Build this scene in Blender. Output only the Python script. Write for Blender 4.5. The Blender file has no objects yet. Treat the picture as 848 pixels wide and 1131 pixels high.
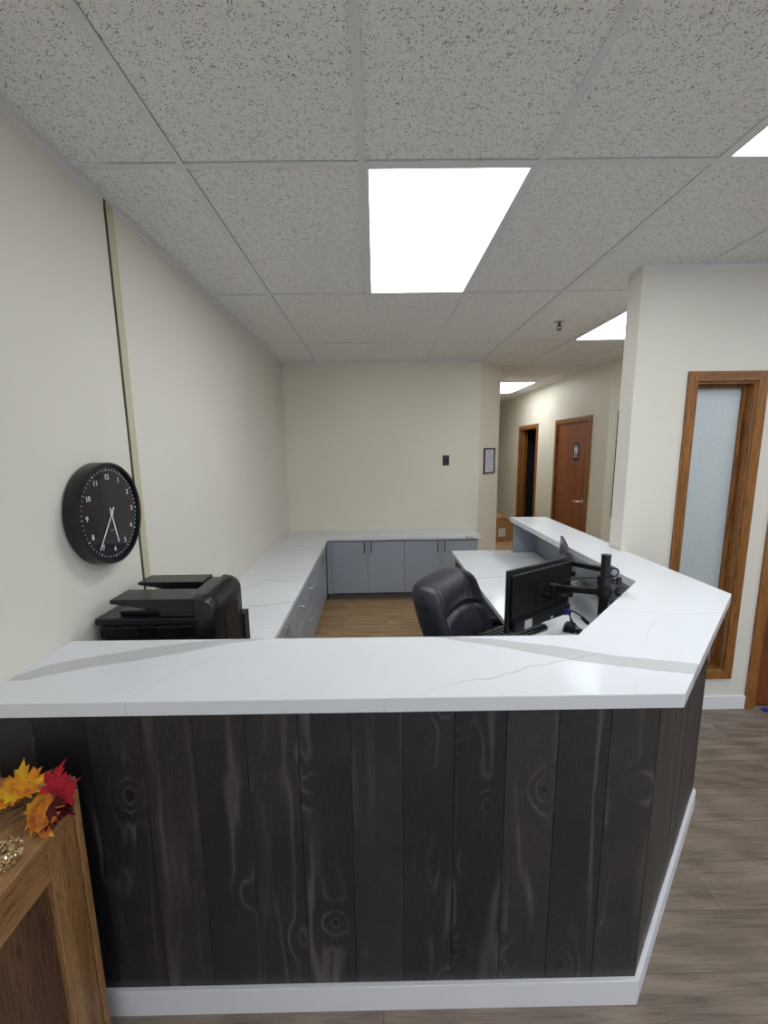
import bpy, bmesh, math, random
from mathutils import Vector, Matrix
random.seed(7)
PI = math.pi
COL = bpy.context.scene.collection

# ------------------------------------------------------------------ dimensions (metres)
CAM_H = 1.6444
CE = 2.6036                 # ceiling height
XL = -1.02                  # left wall
YB = 4.94                   # back wall
ZC = 1.033                  # reception countertop
ZD = 0.7197                 # desk height
GX, GY = -0.643, 0.405      # ceiling grid origin

# ------------------------------------------------------------------ mesh builder
class MB:
    def __init__(s): s.bm = bmesh.new()
    def _xf(s, vs, M):
        if M is not None:
            for v in vs: v.co = M @ v.co
    def box(s, x0, y0, z0, x1, y1, z1, bev=0, M=None, seg=2):
        c = ((x0+x1)/2, (y0+y1)/2, (z0+z1)/2); d = (abs(x1-x0), abs(y1-y0), abs(z1-z0))
        r = bmesh.ops.create_cube(s.bm, size=1, matrix=Matrix.Translation(c) @ Matrix.Diagonal((*d, 1)))
        vs = r['verts']
        if bev:
            es = list({e for v in vs for e in v.link_edges})
            q = bmesh.ops.bevel(s.bm, geom=es, offset=min(bev, min(d)*.45), segments=seg, affect='EDGES', profile=.5)
            vs = list({v for f in q['faces'] for v in f.verts} | {v for v in vs if v.is_valid})
            vs = s._island(vs)
        s._xf(vs, M); return s
    def _island(s, vs):
        seen = set(vs); st = list(vs)
        while st:
            v = st.pop()
            for e in v.link_edges:
                o = e.other_vert(v)
                if o not in seen: seen.add(o); st.append(o)
        return list(seen)
    def prism(s, pts, z0, z1, M=None, bev=0):
        """polygon in xy extruded along z"""
        a = [s.bm.verts.new((x, y, z0)) for x, y in pts]
        b = [s.bm.verts.new((x, y, z1)) for x, y in pts]
        n = len(pts)
        fs = [s.bm.faces.new(a[::-1]), s.bm.faces.new(b)]
        for i in range(n): fs.append(s.bm.faces.new((a[i], a[(i+1) % n], b[(i+1) % n], b[i])))
        bmesh.ops.recalc_face_normals(s.bm, faces=fs)
        vs = a+b
        if bev:
            es = list({e for f in fs for e in f.edges})
            q = bmesh.ops.bevel(s.bm, geom=es, offset=bev, segments=2, affect='EDGES', profile=.5)
            vs = s._island(list({v for f in q['faces'] for v in f.verts}))
        s._xf(vs, M); return s
    def tube(s, pts, r, n=10, caps=True, r2=None):
        pts = [Vector(p) for p in pts]
        rings = []; prev = None
        for i, p in enumerate(pts):
            if i == 0: t = pts[1]-p
            elif i == len(pts)-1: t = p-pts[i-1]
            else: t = (pts[i+1]-p).normalized()+(p-pts[i-1]).normalized()
            t.normalize()
            if prev is None:
                a = Vector((0, 0, 1)) if abs(t.z) < .9 else Vector((1, 0, 0))
                u = t.cross(a).normalized()
            else:
                u = (prev-t*prev.dot(t)).normalized()
            prev = u; w = t.cross(u)
            rr = r if r2 is None else r+(r2-r)*i/(len(pts)-1)
            rings.append([s.bm.verts.new(p+rr*(math.cos(2*PI*k/n)*u+math.sin(2*PI*k/n)*w)) for k in range(n)])
        for a, b in zip(rings, rings[1:]):
            for k in range(n): s.bm.faces.new((a[k], a[(k+1) % n], b[(k+1) % n], b[k]))
        if caps:
            s.bm.faces.new(rings[0][::-1]); s.bm.faces.new(rings[-1])
        return s
    def lathe(s, prof, n=32, M=None, cap=True):
        """prof = [(r, z)...] revolved round z"""
        rings = []
        for r, z in prof:
            if r < 1e-6: rings.append([s.bm.verts.new((0, 0, z))])
            else: rings.append([s.bm.verts.new((r*math.cos(2*PI*k/n), r*math.sin(2*PI*k/n), z)) for k in range(n)])
        for a, b in zip(rings, rings[1:]):
            if len(a) == 1 and len(b) == 1: continue
            for k in range(n):
                k2 = (k+1) % n
                if len(a) == 1: s.bm.faces.new((a[0], b[k], b[k2]))
                elif len(b) == 1: s.bm.faces.new((a[k], b[0], a[k2]))
                else: s.bm.faces.new((a[k], b[k], b[k2], a[k2]))
        s._xf([v for r in rings for v in r], M); return s
    def sphere(s, c, r, seg=12, sc=(1, 1, 1)):
        bmesh.ops.create_uvsphere(s.bm, u_segments=seg, v_segments=max(6, seg//2), radius=r,
            matrix=Matrix.Translation(c) @ Matrix.Diagonal((*sc, 1))); return s
    def mesh(s, name):
        bmesh.ops.recalc_face_normals(s.bm, faces=s.bm.faces)
        me = bpy.data.meshes.new(name); s.bm.to_mesh(me); s.bm.free(); return me

def obj(name, mb, mat, parent=None, world=False, smooth=False, loc=None):
    me = mb.mesh(name) if isinstance(mb, MB) else mb
    me.materials.clear(); me.materials.append(mat)
    if world and parent is not None:
        me.transform(parent_matrix(parent).inverted())
    if smooth:
        me.polygons.foreach_set('use_smooth', [True]*len(me.polygons))
        me.set_sharp_from_angle(angle=math.radians(42))
    o = bpy.data.objects.new(name, me); COL.objects.link(o)
    if parent is not None: o.parent = parent
    if loc: o.location = loc
    return o
def parent_matrix(p):
    m = Matrix.Identity(4)
    while p is not None:
        m = p.matrix_basis @ m; p = p.parent
    return m
def thing(name, label, cat, loc=(0, 0, 0), rot=(0, 0, 0), group=None, M=None):
    o = bpy.data.objects.new(name, None); COL.objects.link(o)
    o.empty_display_size = .05
    if M is not None: o.matrix_basis = M
    else: o.location = loc; o.rotation_euler = rot
    o['label'] = label; o['category'] = cat
    if group: o['group'] = group
    return o
def tag(o, label, cat, group=None, kind=None):
    o['label'] = label; o['category'] = cat
    if group: o['group'] = group
    if kind: o['kind'] = kind
    return o
def struct(name, mb, mat, smooth=False):
    o = obj(name, mb, mat, smooth=smooth); o['kind'] = 'structure'; return o
def frame(origin, right, up):
    r = Vector(right).normalized(); u = Vector(up).normalized(); n = r.cross(u)
    m = Matrix((r, u, n)).transposed().to_4x4(); m.translation = Vector(origin); return m
def text_mesh(txt, size, depth=.0006, align='CENTER'):
    cu = bpy.data.curves.new('t', 'FONT'); cu.body = txt; cu.size = size; cu.extrude = depth
    cu.align_x = align; cu.align_y = 'CENTER'; cu.resolution_u = 3
    o = bpy.data.objects.new('t', cu); COL.objects.link(o)
    dg = bpy.context.evaluated_depsgraph_get()
    me = bpy.data.meshes.new_from_object(o.evaluated_get(dg))
    bpy.data.objects.remove(o); bpy.data.curves.remove(cu); return me
def merge(meshes):
    bm = bmesh.new()
    for me, M in meshes:
        t = me.copy(); t.transform(M); bm.from_mesh(t); bpy.data.meshes.remove(t)
    mb = MB(); mb.bm = bm; return mb

# ------------------------------------------------------------------ materials
class NT:
    def __init__(s, name):
        s.m = bpy.data.materials.new(name); s.m.use_nodes = True
        s.t = s.m.node_tree; s.p = s.t.nodes['Principled BSDF']; s.out = s.t.nodes['Material Output']
    def n(s, typ, **kw):
        nd = s.t.nodes.new(typ)
        for k, v in kw.items():
            if k.startswith('i_'): nd.inputs[k[2:].replace('_', ' ')].default_value = v
            else: setattr(nd, k, v)
        return nd
    def l(s, a, b): s.t.links.new(a, b)
    def math(s, op, a, b=None, c=None):
        nd = s.n('ShaderNodeMath', operation=op)
        for i, v in enumerate((a, b, c)):
            if v is None: continue
            if isinstance(v, (int, float)): nd.inputs[i].default_value = v
            else: s.l(v, nd.inputs[i])
        return nd.outputs[0]
    def coords(s, scale=(1, 1, 1), kind='Object', rot=(0, 0, 0)):
        tc = s.n('ShaderNodeTexCoord'); mp = s.n('ShaderNodeMapping')
        mp.inputs['Scale'].default_value = scale; mp.inputs['Rotation'].default_value = rot
        s.l(tc.outputs[kind], mp.inputs['Vector']); return mp.outputs['Vector']
    def noise(s, vec, scale, detail=4, rough=.5, dist=0):
        nd = s.n('ShaderNodeTexNoise'); nd.inputs['Scale'].default_value = scale
        nd.inputs['Detail'].default_value = detail; nd.inputs['Roughness'].default_value = rough
        nd.inputs['Distortion'].default_value = dist
        s.l(vec, nd.inputs['Vector']); return nd.outputs['Fac']
    def ramp(s, fac, stops, interp='LINEAR'):
        nd = s.n('ShaderNodeValToRGB'); cr = nd.color_ramp; cr.interpolation = interp
        while len(cr.elements) < len(stops): cr.elements.new(.5)
        for e, (p, c) in zip(cr.elements, stops):
            e.position = p; e.color = (*c, 1) if len(c) == 3 else c
        s.l(fac, nd.inputs['Fac']); return nd.outputs['Color']
    def mix(s, fac, a, b, mode='MIX'):
        nd = s.n('ShaderNodeMix', data_type='RGBA', blend_type=mode)
        for i, v in ((0, fac), (6, a), (7, b)):
            if isinstance(v, (int, float)): nd.inputs[i].default_value = v
            elif isinstance(v, tuple): nd.inputs[i].default_value = (*v, 1) if len(v) == 3 else v
            else: s.l(v, nd.inputs[i])
        return nd.outputs[2]
    def bump(s, h, strength=.3, dist=.002):
        nd = s.n('ShaderNodeBump'); nd.inputs['Strength'].default_value = strength
        nd.inputs['Distance'].default_value = dist
        s.l(h, nd.inputs['Height']); s.l(nd.outputs[0], s.p.inputs['Normal'])
    def set(s, color=None, rough=None, metal=None, spec=None, coat=None):
        for k, v in (('Base Color', color), ('Roughness', rough), ('Metallic', metal), ('Specular IOR Level', spec), ('Coat Weight', coat)):
            if v is None: continue
            if isinstance(v, tuple): s.p.inputs[k].default_value = (*v, 1) if len(v) == 3 else v
            elif isinstance(v, (int, float)): s.p.inputs[k].default_value = v
            else: s.l(v, s.p.inputs[k])
        return s.m
def S(c):  # sRGB 0..255 -> linear
    return tuple((x/255/12.92) if x/255 <= .04045 else ((x/255+.055)/1.055)**2.4 for x in c)

def paint(name, col, rough=.6, var=.03, bump=.1, bs=220):
    t = NT(name); v = t.coords()
    n1 = t.noise(v, 1.3, 3)
    a = tuple(x*(1-var) for x in col); b = tuple(min(1, x*(1+var)) for x in col)
    t.bump(t.noise(v, bs, 3), bump, .001)
    return t.set(t.ramp(n1, [(.3, a), (.7, b)]), rough)
def plastic(name, col, rough=.4, bump=.05, spec=.5):
    t = NT(name); v = t.coords()
    n1 = t.noise(v, 30, 3)
    t.bump(t.noise(v, 900, 2), bump, .0005)
    return t.set(t.ramp(n1, [(.3, tuple(x*.9 for x in col)), (.7, tuple(x*1.1 for x in col))]), rough, spec=spec)
def metal(name, col, rough=.25):
    t = NT(name); v = t.coords((1, 1, 12))
    r = t.noise(v, 40, 2)
    return t.set(col, t.math('MULTIPLY_ADD', r, .15, rough-.07), metal=1.0)

M_wall = paint('wall_paint', (.735, .695, .615), .55)
M_wall3 = paint('staff_wall_paint', (.765, .715, .605), .55)
M_wall2 = paint('hall_wall_paint', (.74, .69, .57), .5)
M_white = paint('white_trim_paint', (.80, .80, .82), .35, .02, .03)
M_strip = paint('wall_joint_strip_vinyl', (.56, .52, .36), .5)
M_gap = paint('joint_gap', (.06, .05, .03), .8)
M_tbar = paint('ceiling_grid_metal', (.76, .76, .76), .45, .02, .02)
M_blue = paint('blue_grey_laminate', (.34, .375, .43), .35, .02, .03)
M_kick = paint('toe_kick_grey', S((112, 110, 112)), .5)
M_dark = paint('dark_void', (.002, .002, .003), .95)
M_black = plastic('black_plastic', (.007, .007, .009), .36, .05, .4)
M_blackm = plastic('black_powder_coat', (.007, .007, .008), .42, .2, .4)
M_print = plastic('printer_plastic', (.008, .0075, .011), .30, .12, .4)
M_printg = plastic('printer_gloss_plastic', (.006, .006, .009), .15, .0, .4)
M_chrome = metal('chrome', (.75, .75, .77), .2)
M_steel = metal('brushed_steel', (.62, .63, .66), .28)
M_dsteel = metal('dark_nickel', (.16, .165, .18), .35)
M_glass_s = plastic('clock_glass', (.012, .012, .017), .06, 0)
M_whitep = plastic('white_ink', (.75, .75, .78), .5, 0)
M_paper = plastic('paper', (.62, .62, .68), .7, 0)
M_greyp = plastic('grey_ink', (.30, .30, .34), .7, 0)
M_screen = plastic('screen_glass', (.06, .065, .07), .12, 0)
M_bluep = plastic('blue_connector_plastic', (.02, .02, .25), .4)
M_sign = plastic('navy_sign_plastic', (.012, .013, .04), .6)
M_tape = plastic('blue_strip', (.01, .03, .30), .5)
M_redbrown = plastic('brown_label', (.016, .009, .009), .5, .05, .3)

def wood(name, c1, c2, c3, axis='z', rough=.4, scale=1.0, coat=0, bump=.25, spec=.5):
    """straight grain running along axis"""
    t = NT(name)
    k = {'x': (.06, 1, 1), 'y': (1, .06, 1), 'z': (1, 1, .06)}[axis]
    v = t.coords(tuple(q*scale for q in k))
    n1 = t.noise(v, 26, 6, .65, .6)
    n2 = t.noise(v, 330 if 'oak' in name else 150, 3, .6)
    kk = tuple(q*scale*2 for q in k)
    n3 = t.noise(t.coords(kk), 3.5, 3, .5, 1.2)
    base = t.ramp(n1, [(.30, c1), (.5, c2), (.72, c3)])
    pore = t.ramp(n2, [(.38, tuple(x*.35 for x in c1)), (.50, (1, 1, 1))])
    col = t.mix(.8, base, pore, 'MULTIPLY')
    col = t.mix(.35, col, t.ramp(n3, [(.35, tuple(x*.8 for x in c1)), (.65, c3)]))
    t.bump(n2, bump, .0008)
    return t.set(col, rough, spec=spec, coat=coat)
oc = (S((128, 88, 52)), S((166, 122, 76)), S((190, 148, 98)))
M_oakx = wood('oak_grain_x', *oc, 'x'); M_oaky = wood('oak_grain_y', *oc, 'y'); M_oakz = wood('oak_grain_z', *oc, 'z')
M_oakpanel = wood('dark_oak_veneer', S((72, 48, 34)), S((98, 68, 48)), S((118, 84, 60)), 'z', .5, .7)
fc = (S((112, 68, 24)), S((146, 94, 40)), S((168, 112, 54)))
M_trimx = wood('honey_trim_x', *fc, 'x', .35, .8); M_trimy = wood('honey_trim_y', *fc, 'y', .35, .8); M_trimz = wood('honey_trim_z', *fc, 'z', .35, .8)
M_door = wood('door_veneer', S((120, 62, 26)), S((142, 78, 36)), S((156, 90, 46)), 'z', .35, .6)
M_door2 = wood('door_veneer_reddish', S((96, 44, 16)), S((124, 62, 24)), S((140, 74, 32)), 'z', .35, .6)

def mat_tile():
    t = NT('acoustic_tile'); v = t.coords((1, 1, 0))
    warp = t.n('ShaderNodeTexNoise'); warp.inputs['Scale'].default_value = 60; warp.inputs['Detail'].default_value = 3
    t.l(v, warp.inputs['Vector'])
    add = t.n('ShaderNodeVectorMath', operation='MULTIPLY_ADD')
    t.l(warp.outputs['Color'], add.inputs[0]); add.inputs[1].default_value = (.020, .020, 0); t.l(v, add.inputs[2])
    vor = t.n('ShaderNodeTexVoronoi'); vor.inputs['Scale'].default_value = 200; t.l(add.outputs[0], vor.inputs['Vector'])
    dens = t.noise(v, 45, 4, .7)
    thr = t.math('MULTIPLY_ADD', dens, .95, -.235)
    f = t.math('SUBTRACT', vor.outputs['Distance'], thr)
    hole = t.ramp(f, [(0, (1, 1, 1)), (.07, (0, 0, 0))])
    n2 = t.noise(v, 300, 3, .6)
    base = t.ramp(n2, [(.3, (.82, .81, .79)), (.7, (.95, .94, .92))])
    col = t.mix(hole, base, (.30, .29, .28))
    t.bump(t.math('SUBTRACT', n2, hole), .5, .002)
    return t.set(col, .9, spec=.1)
M_tile = mat_tile()

def mat_floor(name, c1, c2, c3, wid=.182, ln=1.22, fine=1.0):
    t = NT(name); v = t.coords()
    br = t.n('ShaderNodeTexBrick'); t.l(v, br.inputs['Vector'])
    br.offset = .37; br.inputs['Scale'].default_value = 1
    br.inputs['Brick Width'].default_value = ln; br.inputs['Row Height'].default_value = wid
    br.inputs['Mortar Size'].default_value = .0012; br.inputs['Mortar Smooth'].default_value = .3
    br.inputs['Color1'].default_value = (0, 0, 0, 1); br.inputs['Color2'].default_value = (1, 1, 1, 1)
    br.inputs['Mortar'].default_value = (.5, .5, .5, 1); br.inputs['Bias'].default_value = 0
    bw = t.n('ShaderNodeRGBToBW'); t.l(br.outputs['Color'], bw.inputs[0])
    off = t.n('ShaderNodeCombineXYZ'); t.l(t.math('MULTIPLY', bw.outputs[0], 37.0), off.inputs[0]); t.l(t.math('MULTIPLY', bw.outputs[0], 11.0), off.inputs[2])
    add = t.n('ShaderNodeVectorMath', operation='ADD'); t.l(v, add.inputs[0]); t.l(off.outputs[0], add.inputs[1])
    mp = t.n('ShaderNodeMapping'); mp.inputs['Scale'].default_value = (.07, 1.0*fine, 1); t.l(add.outputs[0], mp.inputs['Vector'])
    n1 = t.noise(mp.outputs[0], 22, 6, .62, .5)
    n2 = t.noise(mp.outputs[0], 130, 4, .6)
    mp3 = t.n('ShaderNodeMapping'); mp3.inputs['Scale'].default_value = (.22, 1.0, 1); t.l(add.outputs[0], mp3.inputs['Vector'])
    wv = t.n('ShaderNodeTexWave', wave_type='RINGS', rings_direction='SPHERICAL'); wv.inputs['Scale'].default_value = 7
    wv.inputs['Distortion'].default_value = 9; wv.inputs['Detail'].default_value = 2; wv.inputs['Detail Scale'].default_value = .8
    t.l(mp3.outputs[0], wv.inputs['Vector'])
    base = t.ramp(n1, [(.28, c1), (.5, c2), (.75, c3)])
    base = t.mix(.30, base, t.ramp(n2, [(.35, tuple(x*.45 for x in c1)), (.55, c3)]))
    base = t.mix(.22, base, t.ramp(wv.outputs['Fac'], [(.0, tuple(x*.7 for x in c1)), (.5, c2), (1, c3)]))
    tone = t.ramp(bw.outputs[0], [(0, (.84, .82, .80)), (1, (1.10, 1.09, 1.08))])
    base = t.mix(1.0, base, tone, 'MULTIPLY')
    base = t.mix(t.math('MULTIPLY', br.outputs['Fac'], .7), base, tuple(x*.4 for x in c1))
    t.bump(n2, .12, .0008)
    return t.set(base, .42, spec=.4)
M_floor = mat_floor('grey_brown_vinyl_plank', S((94, 82, 72)), S((130, 116, 104)), S((158, 144, 131)))
M_floor2 = mat_floor('warm_brown_vinyl_plank', S((118, 88, 60)), S((172, 138, 100)), S((206, 174, 134)), .09, .9, 1.6)

def mat_quartz(name, bands=True):
    t = NT(name); v = t.coords((1, 1, 1))
    if bands: v.node.inputs['Location'].default_value = (0, 1.1, 0)
    sx = t.n('ShaderNodeSeparateXYZ'); t.l(v, sx.inputs[0])
    X, Y = sx.outputs[0], sx.outputs[1]
    cloud = t.ramp(t.noise(v, 2.2, 4), [(.3, (.69, .70, .72)), (.7, (.745, .75, .765))])
    col = cloud
    # long thin veins: lines  a*x + b*y = c, wobbled
    wob = t.noise(v, 1.6, 5, .6); wob2 = t.noise(v, 9, 4, .6)
    def vein(a, b, c, w, amp, colr, gate=None, strength=.8):
        nonlocal col
        if not bands: w *= 2.6; colr = tuple(q*.8 for q in colr); strength = min(.9, strength*1.3)
        d = t.math('ADD', t.math('MULTIPLY', X, a), t.math('MULTIPLY', Y, b))
        d = t.math('ADD', d, t.math('MULTIPLY', wob, amp)); d = t.math('ADD', d, t.math('MULTIPLY', wob2, amp*.12))
        if isinstance(c, tuple):   # repeating
            d = t.math('PINGPONG', t.math('SUBTRACT', d, c[0]), c[1]/2)
        else: d = t.math('ABSOLUTE', t.math('SUBTRACT', d, c))
        msk = t.math('SUBTRACT', 1.0, t.math('DIVIDE', d, w)); msk = t.math('MAXIMUM', msk, 0.0)
        msk = t.math('MINIMUM', t.math('MULTIPLY', msk, 1.6), strength)
        g = t.ramp(t.noise(v, 1.1 if gate is None else gate, 2), [(.42, (0, 0, 0)), (.55, (1, 1, 1))])
        msk = t.math('MULTIPLY', msk, g)
        col = t.mix(msk, col, colr)
    vein(-.30, 1.0, (.33, .74), .0022, .16, (.42, .41, .37), 1.3, .75)
    vein(.12, 1.0, (.10, .83), .0020, .20, (.46, .44, .41), 1.7, .7)
    vein(-1.0, .75, (.21, 1.3), .0016, .22, (.46, .45, .42), 1.9, .45)
    if bands:
        def band(pts_c, pts_w, x0, x1):
            nonlocal col
            u = t.math('DIVIDE', t.math('SUBTRACT', X, x0), x1-x0)
            def curve(pts, lo, hi):
                fc = t.n('ShaderNodeFloatCurve'); c = fc.mapping.curves[0]
                pp = [((x-x0)/(x1-x0), (y-lo)/(hi-lo)) for x, y in pts]
                c.points[0].location = pp[0]; c.points[1].location = pp[-1]
                for q in pp[1:-1]: c.points.new(*q)
                for q in c.points: q.handle_type = 'VECTOR'
                fc.mapping.use_clip = False; fc.mapping.update(); t.l(u, fc.inputs['Value'])
                return t.math('MULTIPLY_ADD', fc.outputs[0], hi-lo, lo)
            yc = curve(pts_c, .9, 1.5); hw = curve(pts_w, 0, .1)
            d = t.math('DIVIDE', t.math('SUBTRACT', t.math('ADD', Y, t.math('MULTIPLY_ADD', wob2, .012, -.006)), yc), hw)
            ad = t.math('ABSOLUTE', d)
            inside = t.math('LESS_THAN', ad, 1.0)
            inx = t.math('MULTIPLY', t.math('GREATER_THAN', u, 0.0), t.math('LESS_THAN', u, 1.0))
            inside = t.math('MULTIPLY', inside, inx)
            ln = t.math('ABSOLUTE', t.math('SUBTRACT', t.math('FRACT', t.math('MULTIPLY', t.math('ADD', d, t.math('MULTIPLY', wob2, .35)), 3.0)), .5))
            lm = t.math('MULTIPLY', t.math('LESS_THAN', ln, .13), .65)
            edge = t.math('MULTIPLY', t.math('GREATER_THAN', ad, .90), .6)
            m = t.math('MULTIPLY', t.math('MAXIMUM', t.math('MAXIMUM', lm, edge), .30), inside)
            col = t.mix(m, col, (.25, .245, .215))
        band([(-1.035, 1.10), (-.93, 1.165), (-.84, 1.20), (-.72, 1.245), (-.6, 1.285), (-.5, 1.315), (-.34, 1.345)],
             [(-1.035, .004), (-.97, .042), (-.84, .038), (-.72, .042), (-.6, .035), (-.5, .016), (-.34, .004)], -1.035, -.34)
        band([(.15, 1.345), (.40, 1.268), (.575, 1.196), (.69, 1.148), (.92, 1.085)],
             [(.15, .004), (.40, .028), (.575, .042), (.69, .034), (.92, .034)], .15, .92)
    return t.set(col, .12, spec=.05)
M_quartz = mat_quartz('white_veined_quartz'); M_quartz2 = mat_quartz('white_veined_quartz_desk', False)

def mat_pine():
    t = NT('charcoal_stained_pine'); tc = t.n('ShaderNodeTexCoord')
    sp = t.n('ShaderNodeSeparateXYZ'); t.l(tc.outputs['UV'], sp.inputs[0])
    U, V = sp.outputs[0], sp.outputs[1]
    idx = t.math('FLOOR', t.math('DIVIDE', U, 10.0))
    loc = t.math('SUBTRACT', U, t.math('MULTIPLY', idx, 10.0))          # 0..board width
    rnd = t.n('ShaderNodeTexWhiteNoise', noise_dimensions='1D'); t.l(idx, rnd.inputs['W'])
    cmb = t.n('ShaderNodeCombineXYZ'); t.l(loc, cmb.inputs[0]); t.l(V, cmb.inputs[1]); t.l(t.math('MULTIPLY', idx, 3.7), cmb.inputs[2])
    mp = t.n('ShaderNodeMapping'); mp.inputs['Scale'].default_value = (1, .09, 1); t.l(cmb.outputs[0], mp.inputs['Vector'])
    # cathedral grain: wave across width bent by low noise and knots
    vor = t.n('ShaderNodeTexVoronoi'); vor.inputs['Scale'].default_value = 1.0; vor.inputs['Randomness'].default_value = .9
    mk = t.n('ShaderNodeMapping'); mk.inputs['Scale'].default_value = (5.0, 3.6, 1); t.l(cmb.outputs[0], mk.inputs['Vector']); t.l(mk.outputs[0], vor.inputs['Vector'])
    kn = t.math('SUBTRACT', 1.0, t.math('MINIMUM', t.math('DIVIDE', vor.outputs['Distance'], .40), 1.0))
    kn2 = t.math('POWER', kn, 2.0)
    low = t.noise(mp.outputs[0], 9, 3, .5, .4)
    ph = t.math('ADD', t.math('MULTIPLY', loc, 60.0), t.math('ADD', t.math('MULTIPLY', low, 26.0), t.math('MULTIPLY', kn2, 20.0)))
    g = t.math('MULTIPLY_ADD', t.math('SINE', ph), .5, .5); g = t.math('POWER', g, 6.0)
    fine = t.noise(mp.outputs[0], 260, 4, .7)
    gate = t.ramp(t.noise(mp.outputs[0], 14, 3), [(.45, (0, 0, 0)), (.65, (1, 1, 1))])
    base = t.ramp(fine, [(.3, S((29, 29, 31))), (.7, S((54, 52, 53)))])
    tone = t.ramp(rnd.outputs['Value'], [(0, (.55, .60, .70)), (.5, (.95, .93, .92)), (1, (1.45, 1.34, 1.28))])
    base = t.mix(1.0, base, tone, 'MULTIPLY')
    patch = t.ramp(t.noise(cmb.outputs[0], 4, 4, .6), [(.35, (.75, .78, .85)), (.65, (1.2, 1.12, 1.05))])
    base = t.mix(1.0, base, patch, 'MULTIPLY')
    base = t.mix(t.math('MULTIPLY', t.math('MULTIPLY', g, gate), .5), base, S((114, 105, 100)))
    knot = t.ramp(vor.outputs['Distance'], [(.035, (1, 1, 1)), (.075, (0, 0, 0))])
    base = t.mix(t.math('MULTIPLY', knot, .8), base, S((20, 16, 15)))
    t.bump(t.math('MULTIPLY_ADD', g, -.4, fine), .35, .001)
    return t.set(base, .42, spec=.5)
M_pine = mat_pine()

def mat_leather():
    t = NT('black_leather'); v = t.coords()
    vor = t.n('ShaderNodeTexVoronoi', feature='DISTANCE_TO_EDGE'); vor.inputs['Scale'].default_value = 260; t.l(v, vor.inputs['Vector'])
    wr = t.noise(v, 14, 4, .6, 1.0)
    t.bump(t.math('MULTIPLY_ADD', wr, 2.0, vor.outputs['Distance']), .35, .003)
    return t.set(t.ramp(wr, [(.3, (.012, .012, .019)), (.7, (.020, .020, .033))]), .32, spec=.6)
M_leather = mat_leather()
M_seam = plastic('leather_piping', (.06, .06, .075), .35)

def mat_frost():
    t = NT('frosted_glass'); v = t.coords((1, 1, .8))
    n = t.noise(v, 60, 4, .7)
    tr = t.n('ShaderNodeBsdfTranslucent'); gl = t.n('ShaderNodeBsdfDiffuse')
    c = t.ramp(n, [(.3, (.70, .75, .77)), (.7, (.78, .82, .83))])
    t.l(c, tr.inputs[0]); t.l(c, gl.inputs[0])
    gs = t.n('ShaderNodeBsdfGlossy'); gs.inputs['Roughness'].default_value = .25
    m1 = t.n('ShaderNodeMixShader'); m1.inputs[0].default_value = .4; t.l(tr.outputs[0], m1.inputs[1]); t.l(gl.outputs[0], m1.inputs[2])
    m2 = t.n('ShaderNodeMixShader'); m2.inputs[0].default_value = .06; t.l(m1.outputs[0], m2.inputs[1]); t.l(gs.outputs[0], m2.inputs[2])
    t.t.nodes.remove(t.p); t.l(m2.outputs[0], t.out.inputs[0]); return t.m
M_frost = mat_frost()
LIGHT = 9.6
SKY = 3.0
def mat_emit():
    t = NT('light_diffuser'); v = t.coords((4, .6, 1))
    e = t.n('ShaderNodeEmission'); e.inputs['Strength'].default_value = LIGHT
    c = t.ramp(t.noise(v, 2, 2), [(.3, (.86, .93, 1.0)), (.7, (.92, .97, 1.0))])
    t.l(c, e.inputs[0]); t.t.nodes.remove(t.p); t.l(e.outputs[0], t.out.inputs[0]); return t.m
M_emit = mat_emit()
def mat_leaf(name, c1, c2, c3):
    t = NT(name); v = t.coords()
    return t.set(t.ramp(t.noise(v, 28, 4, .6, .5), [(.35, c1), (.5, c2), (.65, c3)]), .6)
L_yel = mat_leaf('leaf_yellow_orange', S((226, 100, 30)), S((250, 178, 34)), S((255, 232, 50)))
L_ora = mat_leaf('leaf_orange', S((180, 88, 32)), S((232, 140, 44)), S((255, 214, 48)))
L_red = mat_leaf('leaf_red', S((150, 18, 40)), S((214, 30, 54)), S((245, 48, 72)))
L_dred = mat_leaf('leaf_dark_red', S((60, 10, 24)), S((110, 16, 34)), S((150, 26, 44)))
L_oli = mat_leaf('leaf_olive_yellow', S((120, 100, 24)), S((176, 146, 44)), S((200, 176, 60)))
M_stem = plastic('leaf_stem_brown', (.10, .05, .035), .6)
M_gold = metal('gold_sequin', (.80, .66, .42), .25)
M_card = paint('cardboard', S((168, 124, 80)), .8, .08)
M_packet = plastic('clear_film_packet', (.55, .55, .45), .15)

# ------------------------------------------------------------------ setting
XR = 1.45; YR = 2.46; WT = .13     # pillar face, right wall face, wall thickness
XH = 2.70                          # hall wall
XE, YN, YF = 5.2, -3.6, 10.2       # far right, behind camera, hall end
COX, COY = 2.68, 5.02              # hall chamfer corner

struct('floor', MB().prism([(XL-.1, YN), (XE, YN), (XE, 2.52), (1.44, 2.52), (1.44, 1.73), (.75, 1.04), (XL-.1, 1.04)], -.05, 0), M_floor)
struct('floor', MB().prism([(XL-.1, 1.04), (.75, 1.04), (1.44, 1.73), (1.44, 2.52), (XE, 2.52), (XE, YF), (XL-.1, YF)], -.05, 0), M_floor2)
struct('wall_left', MB().box(XL-.12, YN, 0, XL, YB+.12, CE+.02), M_wall)
wb = MB().box(XL, YB, 0, 1.19, YB+.12, CE+.02)
wb.prism([(1.19, YB), (1.49, YB+.28), (1.49, YF), (1.37, YF), (1.37, YB+.33), (1.19, YB+.12)], 0, CE+.02)
struct('wall_back', wb, M_wall3)
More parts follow.
